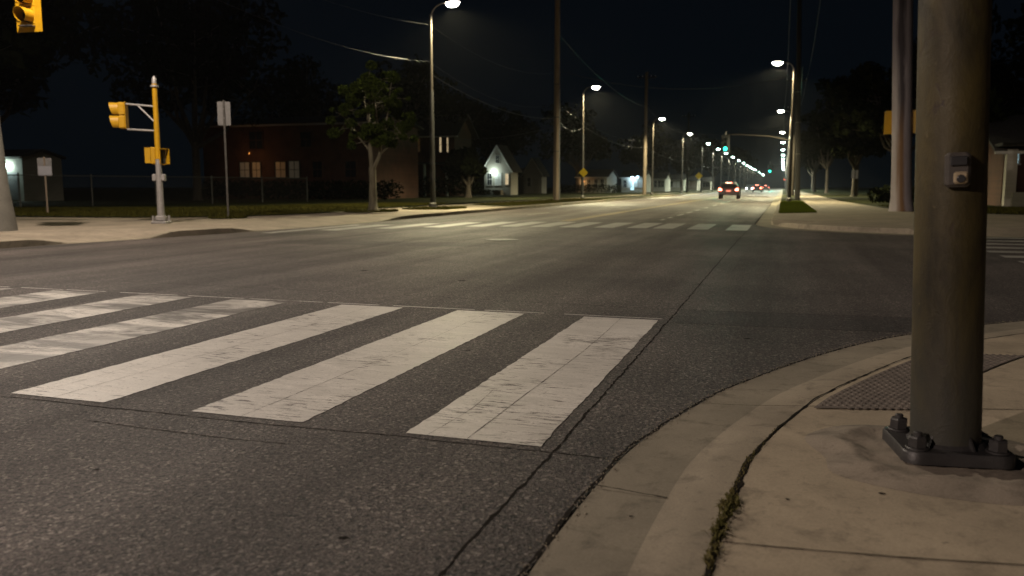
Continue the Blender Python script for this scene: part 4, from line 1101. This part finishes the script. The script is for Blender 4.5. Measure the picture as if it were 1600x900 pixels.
# ------------------------------------------------------------------ chain link fence
A, B = Vector((-33.6, 25.5)), Vector((-27.4, 44.0)); D = (B - A); Lf = D.length; D.normalize()
rt = empty('chain_link_fence', (A.x, A.y, .13), math.atan2(D.y, D.x)); tag(rt, 'grey chain link fence across the left lawn behind the signal post', 'fence')
nP = 7
for i in range(nP):
    x = Lf * i / (nP - 1); mb = MB(); mb.tube([(x, 0, 0), (x, 0, 1.5)], .035, 10); mb.ell((x, 0, 1.5), (.042, .042, .04), 10, 4, 0, .99); mb.build('post', M['fence'], rt)
mb = MB(); mb.tube([(0, 0, 1.44), (Lf, 0, 1.44)], .024, 8); mb.build('top_rail', M['fence'], rt)
mb = MB(); hgt = 1.36; stp = .085; k = -hgt
while k < Lf:
    for s_ in (1, -1):
        a = (k, 0.05) if s_ > 0 else (k, .05 + hgt); b_ = (k + hgt, .05 + hgt) if s_ > 0 else (k + hgt, .05)
        u0 = max(0, -k / hgt); u1 = min(1, (Lf - k) / hgt)
        if u1 > u0:
            p = lambda u: (a[0] + (b_[0] - a[0]) * u, .03 * 0 + .004 * s_, a[1] + (b_[1] - a[1]) * u)
            mb.tube([p(u0), p(u1)], .0035, 3, False)
    k += stp
mb.build('wire_mesh', M['fence'], rt, False)

# ------------------------------------------------------------------ trees and hedges
def leaf_cloud(mb, centres, n, size):
    C_ = np.array([c[:3] for c in centres]); RR = np.array([c[3] for c in centres]); wgt = RR ** 2; wgt = wgt / wgt.sum()
    idx = rng.choice(len(centres), n, p=wgt)
    d = rng.normal(size=(n, 3)); d /= np.linalg.norm(d, axis=1)[:, None]
    r_ = RR[idx] * rng.uniform(.35, 1.0, n) ** .6
    P_ = C_[idx] + d * r_[:, None] * np.array([1, 1, .8])
    a = rng.normal(size=(n, 3)); a /= np.linalg.norm(a, axis=1)[:, None]
    b_ = np.cross(a, rng.normal(size=(n, 3))); b_ /= np.linalg.norm(b_, axis=1)[:, None]
    s_ = size * rng.uniform(.6, 1.4, n)[:, None]
    v = np.stack([P_ - a * s_, P_ + b_ * s_ * .5, P_ + a * s_, P_ - b_ * s_ * .5], 1).reshape(-1, 3)
    k = len(mb.v); mb.v += [tuple(x) for x in v.tolist()]; mb.f += [(k + 4 * i, k + 4 * i + 1, k + 4 * i + 2, k + 4 * i + 3) for i in range(n)]
def tree(x, y, h, cr, trunk_h, label, nleaf=3500, leaf=.12, tr=.14, mats=('bark', 'leaf'), z0=.13, nlimb=7, fork=False, name='tree', seed=0, group=None, flat=1.0, lean=0):
    random.seed(seed + 100)
    rt = empty(name, (x, y, z0)); tag(rt, label, 'tree', group)
    mb = MB(); mb.tube([(0, 0, 0), (0, 0, .12), (.01, 0, .35), (.02, .01, trunk_h * .6), (0, 0, trunk_h)], [tr * 1.7, tr * 1.25, tr, tr * .86, tr * .8], 14)
    cents = []
    for i in range(nlimb):
        a = 2 * math.pi * i / nlimb + random.uniform(-.4, .4); rad = cr * random.uniform(.3, .68); zt_ = trunk_h + (h - trunk_h) * random.uniform(.25, .85)
        if i == 0: rad = .1; zt_ = h * .88
        e = Vector((math.cos(a) * rad, math.sin(a) * rad, zt_)); s0 = Vector((0, 0, trunk_h * random.uniform(.82, 1)))
        m1 = s0.lerp(e, .35) + Vector((math.cos(a) * rad * .12, math.sin(a) * rad * .12, -.02 * h))
        mb.tube([s0, m1, s0.lerp(e, .7), e], [tr * .55, tr * .42, tr * .25, tr * .08], 8)
        cents.append((e.x, e.y, e.z, cr * random.uniform(.24, .36)))
        for q in range(5):
            st_ = s0.lerp(e, random.uniform(.4, .95)); b2 = st_ + Vector((random.gauss(0, 1), random.gauss(0, 1), random.uniform(-.1, 1.0))).normalized() * cr * random.uniform(.25, .6)
            b2.z = min(b2.z, h); mb.tube([st_, b2], [tr * .14, tr * .04], 5)
            cents.append((b2.x, b2.y, b2.z, cr * random.uniform(.13, .27)))
    mb.build('trunk', M[mats[0]], rt)
    mb = MB(); leaf_cloud(mb, cents, nleaf, leaf); mb.build('crown', M[mats[1]], rt, False)
    return rt
# young tree on the left verge
rt = empty('tree', (-14.6, 27.95, .13)); tag(rt, 'young leafy tree with a pale forked trunk on the left verge', 'tree')
random.seed(5)
mb = MB(); mb.tube([(0, 0, 0), (0, 0, .1), (0, 0, .4), (.01, 0, 1.1), (0, 0, 1.65)], [.27, .19, .155, .13, .14], 16)
limbs = [((0, 0, 1.6), (-.06, 0, 2.2), (-.12, .05, 3.0), (-.15, .1, 4.9), .10), ((.02, 0, 1.55), (.28, .05, 2.05), (.42, .05, 2.8), (.75, .1, 4.0), .085), ((-.05, 0, 2.2), (-.5, -.1, 2.8), (-.9, -.1, 3.3), (-1.05, 0, 3.8), .045),
         ((.3, .05, 2.1), (.7, .2, 2.5), (1.0, .3, 2.8), (1.15, .3, 3.1), .03), ((-.12, .05, 3.0), (.2, .4, 3.6), (.4, .7, 4.3), (.5, .8, 5.0), .045), ((-.1, .05, 2.8), (-.4, .5, 3.4), (-.7, .8, 4.2), (-.8, .9, 4.8), .045), ((.4, .05, 2.8), (.5, -.5, 3.3), (.6, -.8, 3.8), (.6, -.9, 4.2), .04)]
cents = []
for p0, p1, p2, p3, r_ in limbs:
    mb.tube([p0, p1, p2, p3], [r_, r_ * .8, r_ * .55, r_ * .2], 9)
    for q in range(15):
        u = random.uniform(.25, 1.0); s0 = Vector(p1).lerp(Vector(p2), u * 2) if u < .5 else Vector(p2).lerp(Vector(p3), u * 2 - 1)
        e = s0 + Vector((random.gauss(0, 1), random.gauss(0, 1), random.uniform(-.7, .9))).normalized() * random.uniform(.3, .95)
        e.x = max(-1.45, min(1.3, e.x))
        mb.tube([s0, s0.lerp(e, .5) + Vector((0, 0, .04)), e], [r_ * .25, r_ * .15, .006], 5); cents.append((e.x, e.y, e.z, random.uniform(.10, .28)))
    cents.append((p3[0], p3[1], p3[2], .3)); 
mb.build('trunk', M['bark'], rt)
mb = MB(); leaf_cloud(mb, cents, 26000, .046); mb.build('crown', M['leaf'], rt, False)

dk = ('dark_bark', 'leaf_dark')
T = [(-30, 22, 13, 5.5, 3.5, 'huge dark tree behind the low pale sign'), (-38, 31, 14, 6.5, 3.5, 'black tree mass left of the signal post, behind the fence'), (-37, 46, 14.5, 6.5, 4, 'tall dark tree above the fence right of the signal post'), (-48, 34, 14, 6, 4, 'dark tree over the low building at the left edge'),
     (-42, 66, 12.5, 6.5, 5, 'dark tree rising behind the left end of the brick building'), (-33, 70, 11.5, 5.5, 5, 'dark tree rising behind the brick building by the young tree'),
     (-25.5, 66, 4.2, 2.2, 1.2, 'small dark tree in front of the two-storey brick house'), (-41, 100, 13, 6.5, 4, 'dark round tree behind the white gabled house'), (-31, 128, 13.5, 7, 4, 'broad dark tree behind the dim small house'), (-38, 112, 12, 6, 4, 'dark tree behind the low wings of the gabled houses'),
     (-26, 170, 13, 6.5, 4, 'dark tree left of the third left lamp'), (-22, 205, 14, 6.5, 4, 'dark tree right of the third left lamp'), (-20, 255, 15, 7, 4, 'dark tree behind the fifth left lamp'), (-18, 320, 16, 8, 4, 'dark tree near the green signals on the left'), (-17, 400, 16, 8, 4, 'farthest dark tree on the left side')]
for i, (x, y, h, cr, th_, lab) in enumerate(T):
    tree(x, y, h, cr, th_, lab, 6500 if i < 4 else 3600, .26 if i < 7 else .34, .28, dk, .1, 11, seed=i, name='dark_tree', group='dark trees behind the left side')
T = [(7.5, 62, 11.5, 4.0, 3.2, 'dark tree left of the concrete pole, nearest on the right'), (6.3, 84, 12, 3.6, 3, 'slim dark tree beside the parking sign'), (8, 104, 14, 5, 4, 'dark tree with pale twigs right of the dark wooden pole'), (6, 130, 13, 4.2, 4, 'dark tree behind the right row of poles'),
     (5.5, 165, 14, 4.5, 4, 'distant dark tree on the right side of the road'), (6.5, 210, 15, 5.5, 4, 'farthest dark tree on the right side of the road'), (13, 72, 15, 6.5, 4, 'large black tree behind the concrete pole'), (19, 60, 14, 6.5, 4, 'large black tree above the house at the right edge'), (9.5, 50, 6.2, 2.6, 2.2, 'small tree in front of the house at the right edge')]
for i, (x, y, h, cr, th_, lab) in enumerate(T):
    tree(x, y, h, cr, th_, lab, 6500 if i in (0, 6, 7) else 4200, .22 if i in (0, 8) else .3, .24, dk if i < 8 else ('bark', 'leaf'), .1, 10, seed=40 + i, name='dark_tree', group='dark trees behind the right side')
def hedge(x0, x1, y, h, d, label, n=2600, leaf=.12):
    mb = MB(); cents = []
    k = x0
    while k < x1: cents.append((k, y + random.uniform(-.2, .2), h * .5 + random.uniform(-.1, .1), h * .52)); k += h * .4
    leaf_cloud(mb, cents, n, leaf)
    o = mb.build('hedge', M['hedge'], None, False); tag(o, label, 'hedge'); return o
hedge(-41, -26, 52.5, 1.7, 1, 'dark hedge along the foot of the long brick building', 5000)
hedge(-37, -27, 71, 2.2, 1, 'dark hedge in front of the two-storey brick house', 3500)
hedge(-36.5, -32.2, 86.6, 1.5, 1, 'dark bushes below the wing of the white house', 1500)
hedge(-31.6, -30.6, 86.8, .9, 1, 'small dark bush left of the white house step', 350, .1)
hedge(5.2, 8.6, 52, 1.2, 1, 'low dark bushes left of the right edge house', 1600)
hedge(-33, -24, 124, 1.6, 1, 'dark bushes in front of the low bungalows', 2200)

# ------------------------------------------------------------------ thin haze, added to give the lamps a glow
mb = MB(); mb.box((0, 340, 19), (400, 780, 40.4))
hz_ = mb.build('haze', bpy.data.materials.new('haze_air'), None, False); hz_['kind'] = 'stuff'
hm = hz_.data.materials[0]; hm.use_nodes = True; t = hm.node_tree; t.nodes.clear()
out = t.nodes.new('ShaderNodeOutputMaterial'); pv = t.nodes.new('ShaderNodeVolumePrincipled')
pv.inputs['Density'].default_value = .00009; pv.inputs['Color'].default_value = (.92, .95, 1, 1); pv.inputs['Anisotropy'].default_value = .2
t.links.new(pv.outputs[0], out.inputs['Volume'])
